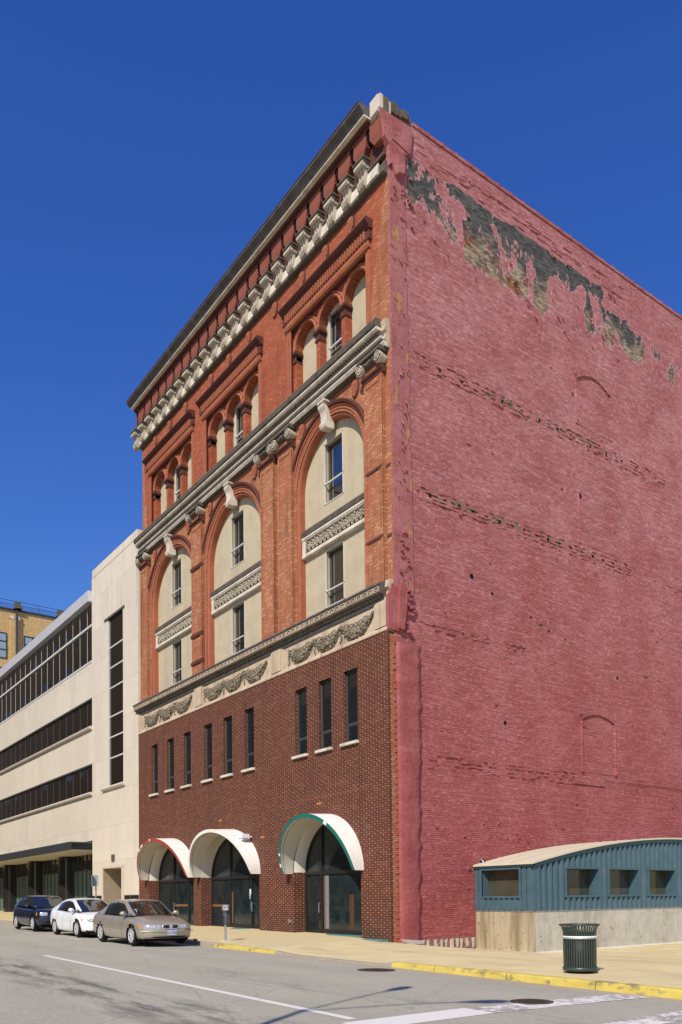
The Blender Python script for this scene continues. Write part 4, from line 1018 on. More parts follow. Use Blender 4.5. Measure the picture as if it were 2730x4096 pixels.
# peeled paint flakes curling off the wall
mb = MB()
for _ in range(85):
    y = random.uniform(1.0, 13.5); z = random.choice([random.uniform(25.4, 27.4), 28.1 + random.uniform(-.12, .05), random.uniform(24.9, 26.4)])
    s_ = random.uniform(.05, .2); cu = random.uniform(.04, .12); a = random.uniform(-.6, .6)
    mb.add([(.085, y - s_ * .3, z + s_ * .5), (.085, y + s_ * .35, z + s_ * .6), (.085 + cu, y + s_ * .35 * cos(a) , z - s_ * .4), (.085 + cu * .6, y - s_ * .1, z - s_ * .5)], [(0, 1, 2, 3)], 0 if random.random() < .88 else 1)
for _ in range(45):
    y = random.uniform(.4, 1.0); z = random.uniform(12.5, 25.5); s_ = random.uniform(.05, .16); cu = random.uniform(.03, .1)
    mb.add([(.125, y - s_ * .3, z + s_ * .5), (.125, y + s_ * .35, z + s_ * .5), (.125 + cu, y + s_ * .3, z - s_ * .4), (.125 + cu * .6, y - s_ * .1, z - s_ * .5)], [(0, 1, 2, 3)], 0)
tag(mb.build('paint_flake', ['pinkplaster', 'pinkstrip'], B), kind='stuff')
# rubble foot of the side wall
mb = MB(); mb.box(.0, .105, .5, 4.05, -.9, -.06)
y = .7
while y < 4.0:
    hgt = random.uniform(.16, .34); mb.prism([(y, -.08 - random.uniform(0, .06)), (y + random.uniform(.1, .16), -.08), (y + random.uniform(.08, .2), -.1 - hgt), (y + random.uniform(.0, .06), -.14 - hgt * 1.2)], 'x', .09, .125, 1)
    y += random.uniform(.2, .36)
mb.prism([(.36, -.02), (1.3, -.10), (1.25, -.22), (.7, -.2), (.4, -.12)], 'x', .1, .24, 1)
mb.build('rubble_foot', ['rubble', 'rubble_mortar'], B)
# ================================================================== BEIGE OFFICE BLOCK
O = empty('office_building', (-30, 0, 0), 'beige stone modern office block with dark ribbon windows and a taller end tower', 'building')
TX0, TX1, ZT, WX = -29.33, -21.87, 22.33, -75.0
mb = MB()
tw = rect(-26.62, -24.12, 8.26, 18.46); dr = [(-24.42, -.1), (-24.42, 3.34), (-27.45, 3.34), (-27.45, -.1)]
pts = [(TX0, -.6), (TX1, -.6), (TX1, ZT), (TX0 + .5, ZT), (TX0 + .16, ZT - .08), (TX0 + .14, ZT - .48), (TX0, ZT - .5)]
mb.fill(pts, [tw, [(q[0], q[1] - .0) for q in dr][::-1]], 0.0, 0, [.12, 1.15])
mb.fill(rect(-27.5, -24.4, -.2, 3.4), [], 1.14, 2); mb.box(-27.455, -27.44, .005, 1.14, -.1, 3.335, 2)
mb.prism(pts, 'y', 1.3, 26, 0); mb.box(TX0 + .13, TX1 - .01, -.02, .1, ZT - .48, ZT + .004); mb.box(TX0 + .3, TX1 - .05, .05, 1.35, ZT - .5, ZT - .02); mb.box(TX0, TX0 + .02, .002, 1.4, 5, ZT - .45); mb.box(TX1 - .02, TX1, .002, 1.4, -.6, ZT - .01)
mb.box(-27.62, -27.46, -.04, .0, -.1, 3.34, 1); mb.box(-24.40, -23.98, -.04, .0, -.1, 3.34, 1); mb.box(-27.62, -23.98, -.045, .0, 3.35, 3.5, 1)
mb.build('tower_wall', ['beige', 'beigesill', 'doortan'], O)
mb = MB()
for a in ((-26.62, -26.52, 8.26, 18.46), (-24.16, -24.12, 8.26, 18.46)): mb.box(a[0], a[1], .02, .12, a[2], a[3])
for zz in (16.70, 15.46, 14.23, 12.49, 11.24, 9.98, 8.3): mb.box(-26.5, -24.14, .06, .12, zz - .04, zz + .04)
wf = mb.build('stair_window', 'frame_alu', O)
MB().fill(rect(-26.6, -24.1, 8.2, 18.4), [], .1).build('pane', 'glass_bronze', wf)
mb = MB(); mb.box(-27.05, -23.82, -.05, .1, 18.46, 18.58); mb.build('window_head', 'gutter', wf)
mb = MB(); mb.prism([(.1, 8.28), (-.12, 8.26), (-.18, 8.18), (-.12, 8.08), (.05, 8.05)], 'x', -27.4, -23.84); mb.build('sill', 'beigesill', wf)
# low wing
mb = MB()
mb.box(WX, TX0, 0.0, .5, 14.28, 16.55); mb.box(WX, TX0, 0.0, .5, 10.08, 12.42); mb.box(WX, TX0, .0, .5, 5.2, 8.22)
mb.box(WX, TX0, .5, 26, 5.2, 20.6)
mb.build('wing_wall', 'beige', O)
mb = MB(); mb.box(WX, TX0 - .01, -.25, .6, 20.42, 21.1); 
for i in range(12): mb.box(-31 - i * 3.4, -30.98 - i * 3.4, -.253, .1, 20.43, 21.1)
mb.build('roof_fascia', 'fascia', O)
for (z0, z1, mull, extra) in ((16.55, 20.42, True, 18.97), (12.42, 14.28, True, None), (8.22, 10.08, True, None)):
    mb = MB(); n = 31
    for i in range(n):
        x = -30.53 - 1.43 * i
        if x < WX: break
        mb.box(x - .012, x + .012, .115, .14, z0, z1, 0 if extra else 1)
    if extra: mb.box(WX, TX0, .02, .14, extra - .06, extra + .07); mb.box(WX, TX0, -.03, .14, z0, z0 + .12)
    else: mb.box(WX, TX0, -.02, .14, z1 - .07, z1, 1)
    wf = mb.build('ribbon_window', ['frame_alu', 'gutter'], O)
    mb = MB()
    mb.fill(rect(WX, TX0, z0, z1), [], .13); mb.build('pane', 'glass_bronze', wf)
    if not extra:
        mb = MB(); mb.prism([(.1, z0 + .06), (-.12, z0 + .05), (-.2, z0 - .03), (-.16, z0 - .12), (0, z0 - .16), (.1, z0 - .16)], 'x', WX, TX0 - .01); mb.build('sill', 'beigesill', wf)
# canopy, granite columns, shop glass
mb = MB(); mb.box(WX, TX0 - .01, -1.38, .6, 5.02, 5.10, 0)
for k in range(6): mb.box(WX, TX0 - .02, -1.36 - .012 * (k % 2), .6, 4.62 + k * .068, 4.62 + k * .068 + .05)
mb.box(WX, TX0 - .02, -1.33, .6, 4.60, 5.03); mb.box(WX, TX0 - .03, -1.30, 1.9, 4.585, 4.60, 1)
mb.build('canopy', ['canopy', 'soffit'], O)
for i in range(7):
    x = -38.05 - 7.65 * i
    mb = MB(); r = .75
    pl = [(x - .78, 1.6), (x - .78, .95)] + [(x - .78 * cos(q), .95 - .32 * sin(q)) for q in [pi * k / 8 for k in range(1, 8)]] + [(x + .78, .95), (x + .78, 1.6)]
    mb.prism(pl, 'z', -.3, 4.59); mb.box(x - .3, x - .28, .2, .3, 0, 4.5, 1) if False else None
    mb.build('granite_column', ['granite', 'galv'], O)
mb = MB()
for i in range(40):
    x = -30.2 - .89 * i
    mb.box(x - .02, x + .02, 1.42, 1.5, 0, 4.58)
mb.box(WX, TX0, 1.42, 1.5, 3.45, 3.52); mb.box(WX, TX0, 1.42, 1.5, -.1, .45)
sf = mb.build('shop_window', 'frame_grey', O)
MB().fill(rect(WX, TX0, .3, 3.47), [], 1.48).build('pane', 'curtain', sf); MB().fill(rect(WX, TX0, 3.5, 4.6), [], 1.485).build('pane', 'glass_bronze', sf)
mb = MB(); mb.box(-30.3, TX0, .0, 1.6, -.3, 1.70); mb.box(TX0 - .001, -27.64, -.03, .02, -.3, 1.70); mb.build('granite_plinth', ['granite', 'galv'], O)
mb = MB(); mb.box(-23.97, -21.9, -.03, .02, -.3, 1.70); mb.box(-23.1, -23.08, -.034, .0, -.2, 1.68, 1)
mb.build('granite_plinth', ['granite', 'galv'], O)
mb = MB(); mb.box(-30.1, TX0, 1.0, 1.55, 1.7, 4.6); mb.build('granite_pier', 'granite', O)
mb = MB()
for k, (w_, zz) in enumerate(((.9, 1.32), (.25, 1.17), (.12, 1.03))):
    n = int(w_ / .07)
    for j in range(n):
        if (j * 7 + k) % 5 == 4: continue
        mb.box(-22.55 - w_ / 2 + j * .07, -22.55 - w_ / 2 + j * .07 + .045, -.036, -.03, zz, zz + .055)
mb.build('plaque_lettering', 'galv', O)
mb = MB(); mb.box(-26.0, -25.5, -.04, .05, 3.84, 4.14); 
for k in range(4): mb.box(-25.95 + k * .12, -25.91 + k * .12, -.05, 0, 3.7, 4.1)
mb.build('wall_vent', 'gutter', O)
mb = MB(); mb.box(-25.2, -25.17, 1.12, 1.14, 0, 3.3); mb.box(-27.3, -24.5, 1.12, 1.138, 1.8, 1.82); mb.build('entrance_door', 'doortan', O)

# ================================================================== YELLOW BRICK BUILDING far left
Y = empty('warehouse', (-75, 12, 0), 'yellow brick building with steel windows and roof railing, rising behind the beige block', 'building')
mb = MB(); X0 = -75.0
mb.box(X0 - 20, X0, -4, 40, 0, 34.45)
for yy in (7.05, 11.9, 2.3, 16.7): mb.box(X0, X0 + .35, yy - .45, yy + .45, 0, 33.6)
mb.build('wall', 'yellowbrick', Y)
mb = MB(); mb.box(X0 - .5, X0 + .18, -4, 40, 34.45, 34.62); mb.build('roof_edge', 'steel_dark', Y)
for yy in (7.4, 12.2, 2.6):
    mb = MB(); mb.box(X0 + .0, X0 + .5, yy - .32, yy + .32, 34.62, 35.4); mb.prism([(yy - .5, 34.62), (yy + .5, 34.62), (yy + .5, 35.0), (yy + .32, 34.75)], 'x', X0 + .1, X0 + .5); mb.build('roof_block', 'soot', Y)
mb = MB()
for zz in (35.55, 35.15): mb.tube([(X0 + .1, -4, zz), (X0 + .1, 40, zz)], .03, 5)
for k in range(14): mb.tube([(X0 + .1, -2.2 + 2.4 * k, 34.6), (X0 + .1, -2.2 + 2.4 * k, 35.55)], .03, 5)
for k in range(5): mb.tube([(X0 + .1, -4, 34.68 + k * .09), (X0 + .1, 40, 34.68 + k * .09)], .012, 3)
mb.build('roof_railing', 'steel_dark', Y)
for yy in (7.25, 12.1):
    mb = MB(); mb.tube([(X0 + .45, yy, 0), (X0 + .45, yy, 34.4)], .11, 8); mb.build('drainpipe', 'steel_dark', Y)
    mb = MB(); mb.box(X0, X0 + .4, yy - .65, yy - .25, 33.4, 33.75); mb.box(X0, X0 + .4, yy + .15, yy + .4, 33.4, 33.75); mb.build('bracket_stone', 'white', Y)
for yc in (4.9, 9.55, 14.2):
    for z0 in (28.9, 24.9, 20.9):
        mb = MB(); a, b = yc - 1.35, yc + 1.35; d = X0 + .02
        for q in fr(a, b, (b - a) / 3): mb.box(d, d + .06, q - .05, q + .05, z0, z0 + 2.85)
        for q in (0, .95, 1.9, 2.85): mb.box(d, d + .06, a, b, z0 + q - .05, z0 + q + .05)
        wf = mb.build('window', 'steel_dark', Y)
        mb = MB(); mb.add([(d + .01, a, z0), (d + .01, b, z0), (d + .01, b, z0 + 2.85), (d + .01, a, z0 + 2.85)], [(0, 1, 2, 3)]); mb.build('pane', 'wireglass', wf)

# ================================================================== OPPOSITE SIDE OF THE STREET (seen in the window glass)
def across(x0, x1, h, label, tall):
    A = empty('brick_building', ((x0 + x1) / 2, -26, 0), label, 'building')
    mb = MB(); mb.box(x0, x1, -60, -26, -1, h); mb.box(x0 - .15, x1 + .15, -60, -25.8, h, h + .6); mb.build('wall', 'acrossbrick', A)
    proto = None
    z = 4.5
    while z < h - 3:
        x = x0 + 3
        while x < x1 - 2:
            if proto is None:
                mb = MB(); mb.box(x - .7, x + .7, -26.02, -25.97, z, z + 2.1); mb.box(x - .8, x + .8, -26, -25.9, z - .15, z, 1); proto = mb.build('window', ['glass', 'beigesill'], A, Vector((x, -26, z)) - A.location)
            elif tall and random.random() < .55 or not tall:
                c = proto.copy(); COL.objects.link(c); c.parent = A; c.location = Vector((x, -26, z)) - A.location
            x += 6.5 if tall else 3.6
        z += 5.6 if tall else 4.2
across(-300, -52, 47, 'tall brown brick block on the far side of the street, mirrored in the dark windows', True)
across(-50, -19, 19.5, 'lower brown brick block on the far side of the street', False)

# ================================================================== BLUE METAL SHED
S = empty('metal_shed', (1.5, 8, -.54), 'blue corrugated metal shed with arched cream roof on a concrete base beside the pink wall', 'shed')
SX, SY0, SY1 = 2.90, 4.02, 20.0
mb = MB(); mb.box(.105, SX, SY0, SY1 + .4, -1.2, .87); mb.build('concrete_base', 'concrete', S)
mb = MB()
mb.box(.1, SX + .06, SY0 - .07, SY0, -.6, -.515); mb.box(SX, SX + .06, SY0 - .07, SY1, -.6, -.515); mb.build('caulk_line', 'caulk', S)
mb = MB(); mb.box(.11, SX + .02, SY0 - .02, SY0 + .05, .87, .90); mb.box(SX - .05, SX + .02, SY0, SY1, .87, .90); mb.build('base_flashing', 'galv', S)
ARC = [(4.02, 2.54), (6.23, 3.04), (8.06, 3.30), (10.68, 3.55), (13.1, 3.64), (15.5, 3.58), (18, 3.3), (20.0, 2.9)]
def zroof(y): 
    t = (y - 13.2) / 9.2; return 3.64 - 1.11 * abs(t) ** 1.9
RW = [(5.72, 7.54, 1.42, 2.37), (8.20, 10.03, 1.42, 2.37), (10.71, 12.5, 1.42, 2.37), (13.2, 15.0, 1.42, 2.37), (15.7, 17.5, 1.42, 2.37)]
# corrugated gable (faces +x), ribs are real folds
mb = MB(); per = .31; y = SY0 + .12; yy = [SY0 + .02]; offs = [0.0]
y = SY0 + .15
while y < SY1:
    for d, o in ((0, 0), (.035, .09), (.16, .09), (.20, 0), (.31, 0)):
        if y + d < SY1: yy.append(y + d); offs.append(o)
    y += per
def zcut(a, b): return [(a, b)]
for i in range(len(yy) - 1):
    a, b = yy[i], yy[i + 1]; oa, ob = offs[i], offs[i + 1]
    if b - a < 1e-6: continue
    m_ = (a + b) / 2; segs = [(.90, zroof(m_) - .02)]
    for (w0, w1, q0, q1) in RW:
        if w0 - .02 < m_ < w1 + .02: segs = [(.90, q0), (q1, zroof(m_) - .02)]
    for (z0, z1) in segs:
        za, zb = (z1, z1) if z1 < 2.4 else (zroof(a) - .02, zroof(b) - .02)
        mb.add([(SX - .06 + oa, a, z0), (SX - .06 + ob, b, z0), (SX - .06 + ob, b, zb), (SX - .06 + oa, a, za)], [(0, 1, 2, 3)])
# street end: flat sheets with ribs above and below the window
FW = (.46, 2.26, 1.42, 2.36)
mb.fill(rect(.11, SX - .04, .90, 2.52), [rect(*FW)], SY0 + .03, 0, .01)
for x in fr(.5, 2.3, .25):
    for (z0, z1) in ((.93, FW[2] - .06), (FW[3] + .05, 2.48)): mb.prism([(x - .06, SY0 + .03), (x - .035, SY0 - .03), (x + .035, SY0 - .03), (x + .06, SY0 + .03)], 'z', z0, z1)
for x in (.11, .30, 2.40, 2.62): mb.box(x, x + .16, SY0 - .012, SY0 + .03, .9, 2.5)
mb.box(SX - .14, SX + .015, SY0 - .015, SY0 + .14, .9, 2.52)
mb.build('metal_wall', 'blue', S)
def shed_window(kind, a, b, z0, z1):
    mb = MB(); f = .07
    if kind == 'side':
        for q in ((a - f, a, z0 - f, z1 + f), (b, b + f, z0 - f, z1 + f), (a, b, z0 - f, z0), (a, b, z1, z1 + f)): mb.box(SX - .05, SX + .045, q[0], q[1], q[2], q[3])
        for q in ((a, a + .006, z0, z1), (b - .006, b, z0, z1)): mb.box(SX - .42, SX - .04, q[0], q[1], q[2], q[3])
        mb.box(SX - .42, SX - .04, a, b, z0 - .006, z0); mb.box(SX - .42, SX - .04, a, b, z1, z1 + .006)
    else:
        for q in ((a - f, a, z0 - f, z1 + f), (b, b + f, z0 - f, z1 + f), (a, b, z0 - f, z0), (a, b, z1, z1 + f)): mb.box(q[0], q[1], SY0 - .045, SY0 + .04, q[2], q[3])
        for q in ((a, a + .006), (b - .006, b)): mb.box(q[0], q[1], SY0 + .03, SY0 + .34, z0, z1)
        mb.box(a, b, SY0 + .03, SY0 + .34, z0 - .006, z0); mb.box(a, b, SY0 + .03, SY0 + .34, z1, z1 + .006)
    wf = mb.build('window', 'blue', S)
    mb = MB()
    if kind == 'side': mb.add([(SX - .4, a, z0), (SX - .4, b, z0), (SX - .4, b, z1), (SX - .4, a, z1)], [(0, 1, 2, 3)])
    else: mb.fill(rect(a, b, z0, z1), [], SY0 + .32)
    mb.build('pane', 'glass_shed', wf)
M['glass_shed'] = glass('greenish_shed_glass', (.05, .045, .024), .06, .5, .25, 1.5)
for q in RW: shed_window('side', *q)
shed_window('end', *FW)
mb = MB(); ys = fr(SY0 - .08, 22.4, .3); n = len(ys)
v = []
for y in ys: 
    zz = zroof(y); v += [(.09, y, zz + .06), (SX + .06, y, zz + .06), (SX + .06, y, zz + .0), (.09, y, zz)]
mb.add(v, [(i * 4 + j, i * 4 + j + 1, i * 4 + 5 + j, i * 4 + 4 + j) for i in range(n - 1) for j in range(3)], 0)
mb.add(v[:4], [(0, 1, 2, 3)])
for x in (.9, 1.9):
    for i in range(n - 1): 
        a, b = ys[i], ys[i + 1]; mb.add([(x, a, zroof(a) + .066), (x + .03, a, zroof(a) + .066), (x + .03, b, zroof(b) + .066), (x, b, zroof(b) + .066)], [(0, 1, 2, 3)], 1)
for x in (.5, 1.2, 1.9, 2.6):
    for y in fr(4.3, 14, .55): mb.blob((x, y, zroof(y) + .065), .02, 1)
mb.build('roof', ['shedroof', 'soffit'], S)
mb = MB(); v = []
for y in ys: v += [(SX - .06, y, zroof(y) - .14), (SX + .05, y, zroof(y) - .14), (SX + .05, y, zroof(y) + .005), (SX - .06, y, zroof(y) + .005)]
mb.add(v, [(i * 4 + j, i * 4 + (j + 1) % 4, i * 4 + 4 + (j + 1) % 4, i * 4 + 4 + j) for i in range(n - 1) for j in range(4)], 0)
mb.box(.1, SX + .05, SY0 - .07, SY0 - .0, 2.44, 2.53)
mb.build('eave_trim', 'bluedark', S)
mb = MB(); mb.lathe([(0, 0), (.14, .0), (.17, .03), (.17, .1), (.15, .12), (0, .12)], (-.06, SY0 + .3, 2.62), 20, 0, True, 'y'); mb.lathe([(.15, -.01), (.185, .0), (.185, .05), (.15, .06)], (-.06, SY0 + .28, 2.62), 20, 1, True, 'y')
mb.v = [(x + .17, y, z) for x, y, z in mb.v]
mb.build('round_vent', ['black', 'galv'], S)

# ================================================================== CARS
def catmull(tab, n):
    """smooth table of tuples -> n+1 samples by first value"""
    xs_ = [t[0] for t in tab]; out = []
    def tang(i, k):
        a, b = max(0, i - 1), min(len(tab) - 1, i + 1); return (tab[b][k] - tab[a][k]) / (xs_[b] - xs_[a])
    for s_ in range(n + 1):
        x = xs_[0] + (xs_[-1] - xs_[0]) * s_ / n
        i = 0
        while i < len(tab) - 2 and x > xs_[i + 1]: i += 1
        h = xs_[i + 1] - xs_[i]; t = (x - xs_[i]) / h
        row = [x]
        for k in range(1, len(tab[0])):
            p0, p1, m0, m1 = tab[i][k], tab[i + 1][k], tang(i, k) * h, tang(i + 1, k) * h
            row.append((2 * t**3 - 3 * t * t + 1) * p0 + (t**3 - 2 * t * t + t) * m0 + (-2 * t**3 + 3 * t * t) * p1 + (t**3 - t * t) * m1)
        out.append(row)
    return out
def make_car(name, label, loc, spec):
    """car points along +x; local x 0 at front axle, y to its left, z up from the road"""
    T = spec; root = empty(name, loc, label, 'car', 'cars parked along the kerb', T.get('rz', 0.0))
    pitch = T.get('pitch', 0.0); root.rotation_euler = (0, pitch, T.get('rz', 0.0)); WORLD[root.name] = Vector((0, 0, 0))
    st = catmull(T['body'], 110)          # x, top z, bottom z, half width
    W = max(r[3] for r in st); xf, xr = st[-1][0], st[0][0]
    SECT = [(0, 1.0), (.35, .995), (.62, .975), (.80, .935), (.90, .87), (.955, .77), (.985, .64), (1.0, .48), (.998, .34), (.985, .2), (.965, .08), (.93, .0), (.6, -.01), (0, -.01)]
    def bend(x, y):
        d = 0.0; a = abs(y) / W
        if x > xf - .9: d -= T['nose'] * a ** 2.6 * ((x - (xf - .9)) / .9) ** 1.5
        if x < xr + .8: d += T['tail'] * a ** 2.6 * (((xr + .8) - x) / .8) ** 1.5
        return d
    ns = len(SECT); v = []; wheel_r = T['R'] + .055
    axles = (0.0, -T['wb'])
    for (x, zt, zb, w) in st:
        for k, (fy, fz) in enumerate(SECT):
            y = w * fy; z = zb + (zt - zb) * fz
            v.append([x + bend(x, y), y, z])
    # snap arch edge
    for p in v:
        for ax in axles:
            if p[1] > W * .8:
                dx, dz = p[0] - ax, p[2] - T['R']; d = sqrt(dx * dx + dz * dz)
                if abs(d - wheel_r) < .03 and d > 0: p[0] = ax + dx / d * wheel_r; p[2] = T['R'] + dz / d * wheel_r
    def inarch(ii):
        for ax in axles:
            if all(v[i][1] > W * .55 and (v[i][0] - ax) ** 2 + (v[i][2] - T['R']) ** 2 <= (wheel_r + 1e-3) ** 2 for i in ii): return True
        return False
    fs = []; fmap = {}
    for i in range(110):
        for k in range(ns - 1):
            q = (i * ns + k, i * ns + k + 1, (i + 1) * ns + k + 1, (i + 1) * ns + k)
            if not inarch(q): fs.append(q); fmap[(i, k)] = q
    nv = len(v); mv = [[p[0], -p[1], p[2]] for p in v]
    mb = MB(); mb.add(v + mv, fs + [tuple(nv + i for i in q) for q in fs], 0, True)
    for end in (0, 110):                   # rounded front and rear faces, built as a grid across the width
        rows = []
        for k in range(ns):
            p = v[end * ns + k]; x0 = st[end][0]
            rows.append([(x0 + bend(x0, p[1] * t / 8) + (.05 if end else -.05) * sin(pi * min(1, max(0, SECT[k][1]))) ** .7 * (1 - abs(t / 8) ** 4), p[1] * t / 8, p[2]) for t in range(-8, 9)])
        mb.add([p for r in rows for p in r], [(k * 17 + t, k * 17 + t + 1, k * 17 + 18 + t, k * 17 + 17 + t) for k in range(ns - 1) for t in range(16)], 0, True)
    # door shut lines as thin dark strips sunk into the side
    def side(x, fz):
        i = min(range(len(st)), key=lambda j: abs(st[j][0] - x)); zt, zb, w = st[i][1:]
        for (a, b), (c, d) in zip(SECT, SECT[1:]):
            if d <= fz <= b: t = (b - fz) / (b - d) if b != d else 0; return (x, w * (a + (c - a) * t), zb + (zt - zb) * fz)
        return (x, w, zb)
    for xx, lean in T['doors']:
        for sg in (-1, 1):
            P_ = [side(xx + lean * (f - .2), f) for f in (.10, .25, .4, .55, .7, .84)]
            mb.add([(p[0] + d, sg * (p[1] + .004), p[2]) for p in P_ for d in (0, .014)], [(2 * i, 2 * i + 1, 2 * i + 3, 2 * i + 2) for i in range(5)], 1)
    mb.box(-T['wb'] - .6, .7, -W * .8, W * .8, .16, .3, 1)
    for ax in axles:
        for sg in (-1, 1):
            n = 20; a = [(ax + wheel_r * 1.02 * cos(2 * pi * q / n), T['R'] + wheel_r * 1.02 * sin(2 * pi * q / n)) for q in range(n)]
            mb.add([(x, sg * W * .99 if z > .2 else sg * W * .9, max(z, .12)) for x, z in a] + [(x, sg * W * .5, max(z, .12)) for x, z in a], [(q, (q + 1) % n, n + (q + 1) % n, n + q) for q in range(n)], 1, True)
            mb.add([(x, sg * W * .52, max(z, .12)) for x, z in a], [tuple(range(n))], 1)
    body = mb.build('body', [T['paint'], 'under'], root)
    # cabin: dark glass shape with painted roof and pillars
    C = T['cabin']; nC = len(C)            # (x, z, half width at this height)
    zb = T['belt']; wb_ = T['beltw']
    def zbelt(x):
        i = min(range(len(st)), key=lambda j: abs(st[j][0] - x)); return st[i][1] - .05
    Cs = catmull([(i,) + c for i, c in enumerate(C)], 40)
    mb = MB(); ring = []
    for _, x, z, w in Cs:
        zl = min(zb(x) if callable(zb) else zb, z - .005)
        ring.append([(x, -wb_, zl), (x, -(w + (wb_ - w) * .35), z - (z - zl) * .35), (x, -w, z - .02), (x, -w * .9, z), (x, 0, z + T['crown']), (x, w * .9, z), (x, w, z - .02), (x, (w + (wb_ - w) * .35), z - (z - zl) * .35), (x, wb_, zl)])
    m = 9
    mb.add([p for r in ring for p in r], [(i * m + k, i * m + k + 1, (i + 1) * m + k + 1, (i + 1) * m + k) for i in range(40) for k in range(m - 1)], 0, True)
    mb.build('window_glass', 'glass_car', root)
    mb = MB(); e = .012
    i0, i1 = T['roof']
    up = [[(x, y + (e if y > 0 else -e if y < 0 else 0), z + e) for (x, y, z) in r[1:8]] for r in ring]
    idx = [i for i in range(41) if i0 <= Cs[i][0] <= i1]
    g = [[up[i][j] for j in range(1, 6)] for i in idx]
    mb.add([p for r in g for p in r], [(a * 5 + k, a * 5 + k + 1, a * 5 + 6 + k, a * 5 + 5 + k) for a in range(len(idx) - 1) for k in range(4)], 0, True)
    ra, rb = ring[idx[0]], ring[idx[-1]]
    for sg, jj in ((-1, 2), (1, 6)):
        col = 2 if sg < 0 else 6; low = 0 if sg < 0 else 8
        for rng_ in (range(0, idx[0] + 1), range(idx[-1], 41)):       # A and rear pillars follow the glass edge
            pts = [(ring[i][col][0], ring[i][col][1] + sg * e, ring[i][col][2] + .0) for i in rng_]
            wd = .055 if rng_[0] == 0 else T['cpil']
            vv = []
            for i, p in zip(rng_, pts): 
                q = ring[i][col]; L_ = ring[i][low]
                zl = max(p[2] - wd * 1.2, L_[2]); f = (p[2] - zl) / max(.001, p[2] - L_[2])
                vv += [(p[0], p[1] - sg * .06, p[2] + .034), (p[0], p[1] + .0, p[2] + .016), (p[0], p[1] + (L_[1] - q[1]) * f, zl)]
            mb.add(vv, [(a * 3 + k, a * 3 + k + 1, a * 3 + 4 + k, a * 3 + 3 + k) for a in range(len(pts) - 1) for k in range(2)], 0, True)
        # cant rail above the side windows
        vv = []
        for i in idx:
            p = ring[i][col]; L_ = ring[i][low]; f = .06 / max(.06, p[2] - L_[2]); vv += [(p[0], p[1] + sg * e, p[2] + e), (p[0], p[1] + (L_[1] - p[1]) * f + sg * e, p[2] - .06)]
        mb.add(vv, [(a * 2, a * 2 + 1, a * 2 + 3, a * 2 + 2) for a in range(len(idx) - 1)], 0, True)
        for xp, wd, mi, ln in T['pillars']:                                          # door pillars
            i = min(range(41), key=lambda j: abs(Cs[j][1] - xp) + (0 if i0 <= Cs[j][0] <= i1 else 5)); p, L_ = ring[i][col], ring[i][low]
            mb.add([(p[0] - wd, p[1] + sg * e * 1.1, p[2] + .005), (p[0] + wd, p[1] + sg * e * 1.1, p[2] + .005), (p[0] + wd + ln, L_[1] + sg * e * 1.3, L_[2] - .01), (p[0] - wd + ln, L_[1] + sg * e * 1.3, L_[2] - .01)], [(0, 1, 2, 3)], mi)
        # rear quarter panel between the last side window and the backlight
        if T['quarter']:
            xa, xb = T['quarter']; sel = [i for i in range(41) if xb <= Cs[i][1] <= xa]
            vv = []
            for i in sel:
                p, L_ = ring[i][col], ring[i][low]; vv += [(p[0], p[1] + sg * e * 1.2, p[2] + .006), (p[0], (p[1] + L_[1]) / 2 + sg * e * 1.4, (p[2] + L_[2]) / 2), (p[0], L_[1] + sg * e * 1.4, L_[2] - .02)]
            mb.add(vv, [(a * 3 + k, a * 3 + k + 1, a * 3 + 4 + k, a * 3 + 3 + k) for a in range(len(sel) - 1) for k in range(2)], 0, True)
    mb.build('roof', [T['paint'], 'black'], root)
    # wheels
    for ax in axles:
        for sg in (-1, 1):
            R = T['R']; yo = sg * (W - .02); mb = MB()
            mb.lathe([(R * .62, -.20), (R * .9, -.205), (R * .98, -.17), (R, -.1), (R * .98, -.03), (R * .9, .0), (R * .68, .0), (R * .62, -.03)], (0, 0, 0), 32, 0, True, 'y')
            mb.v = [(x + ax, sg * y + yo, z + R) for x, y, z in mb.v]
            wh = mb.build('wheel', 'tyre', root)
            mb = MB(); mb.lathe([(R * .69, -.005), (R * .64, -.012), (R * .62, -.06), (0, -.075)], (0, 0, 0), 32, 1, True, 'y')
            mb.lathe([(R * .69, -.02), (R * .70, -.002), (R * .64, -.0), (R * .62, -.02)], (0, 0, 0), 32, 0, True, 'y')
            ns_ = T['spokes']
            for q in range(ns_):
                a = 2 * pi * q / ns_; wd = T['spokew']
                cs, sn = cos(a), sin(a)
                for (o1, o2) in T['split']:
                    P_ = [(.05, -wd * .7 + o1 * .3), (.05, wd * .7 + o1 * .3), (R * .66, wd + o2), (R * .66, -wd + o2)]
                    top = [(u * cs - t * sn, -.008 if u < .1 else -.006, u * sn + t * cs) for u, t in P_]; bot = [(x, y - .05, z) for x, y, z in top]
                    mb.add(top + bot, [(0, 1, 2, 3), (0, 1, 5, 4), (1, 2, 6, 5), (2, 3, 7, 6), (3, 0, 4, 7)], 0)
            mb.lathe([(0, .004), (.05, .0), (.065, -.02)], (0, 0, 0), 14, 0, True, 'y')
            mb.v = [(x + ax, sg * y + yo + sg * .004, z + R) for x, y, z in mb.v]
            mb.build('rim', ['alloy', 'darkalloy'], wh)
    # lights, grille, plate, mirrors, handles
    xfront = xf + .05
    def fx_(y, z):                         # nose surface at (y,z)
        k = (z - st[-1][2]) / (st[-1][1] - st[-1][2]); return xf + bend(xf, y) + .05 * sin(pi * min(1, max(0, k))) ** .7 * (1 - min(1, abs(y) / st[-1][3]) ** 4)
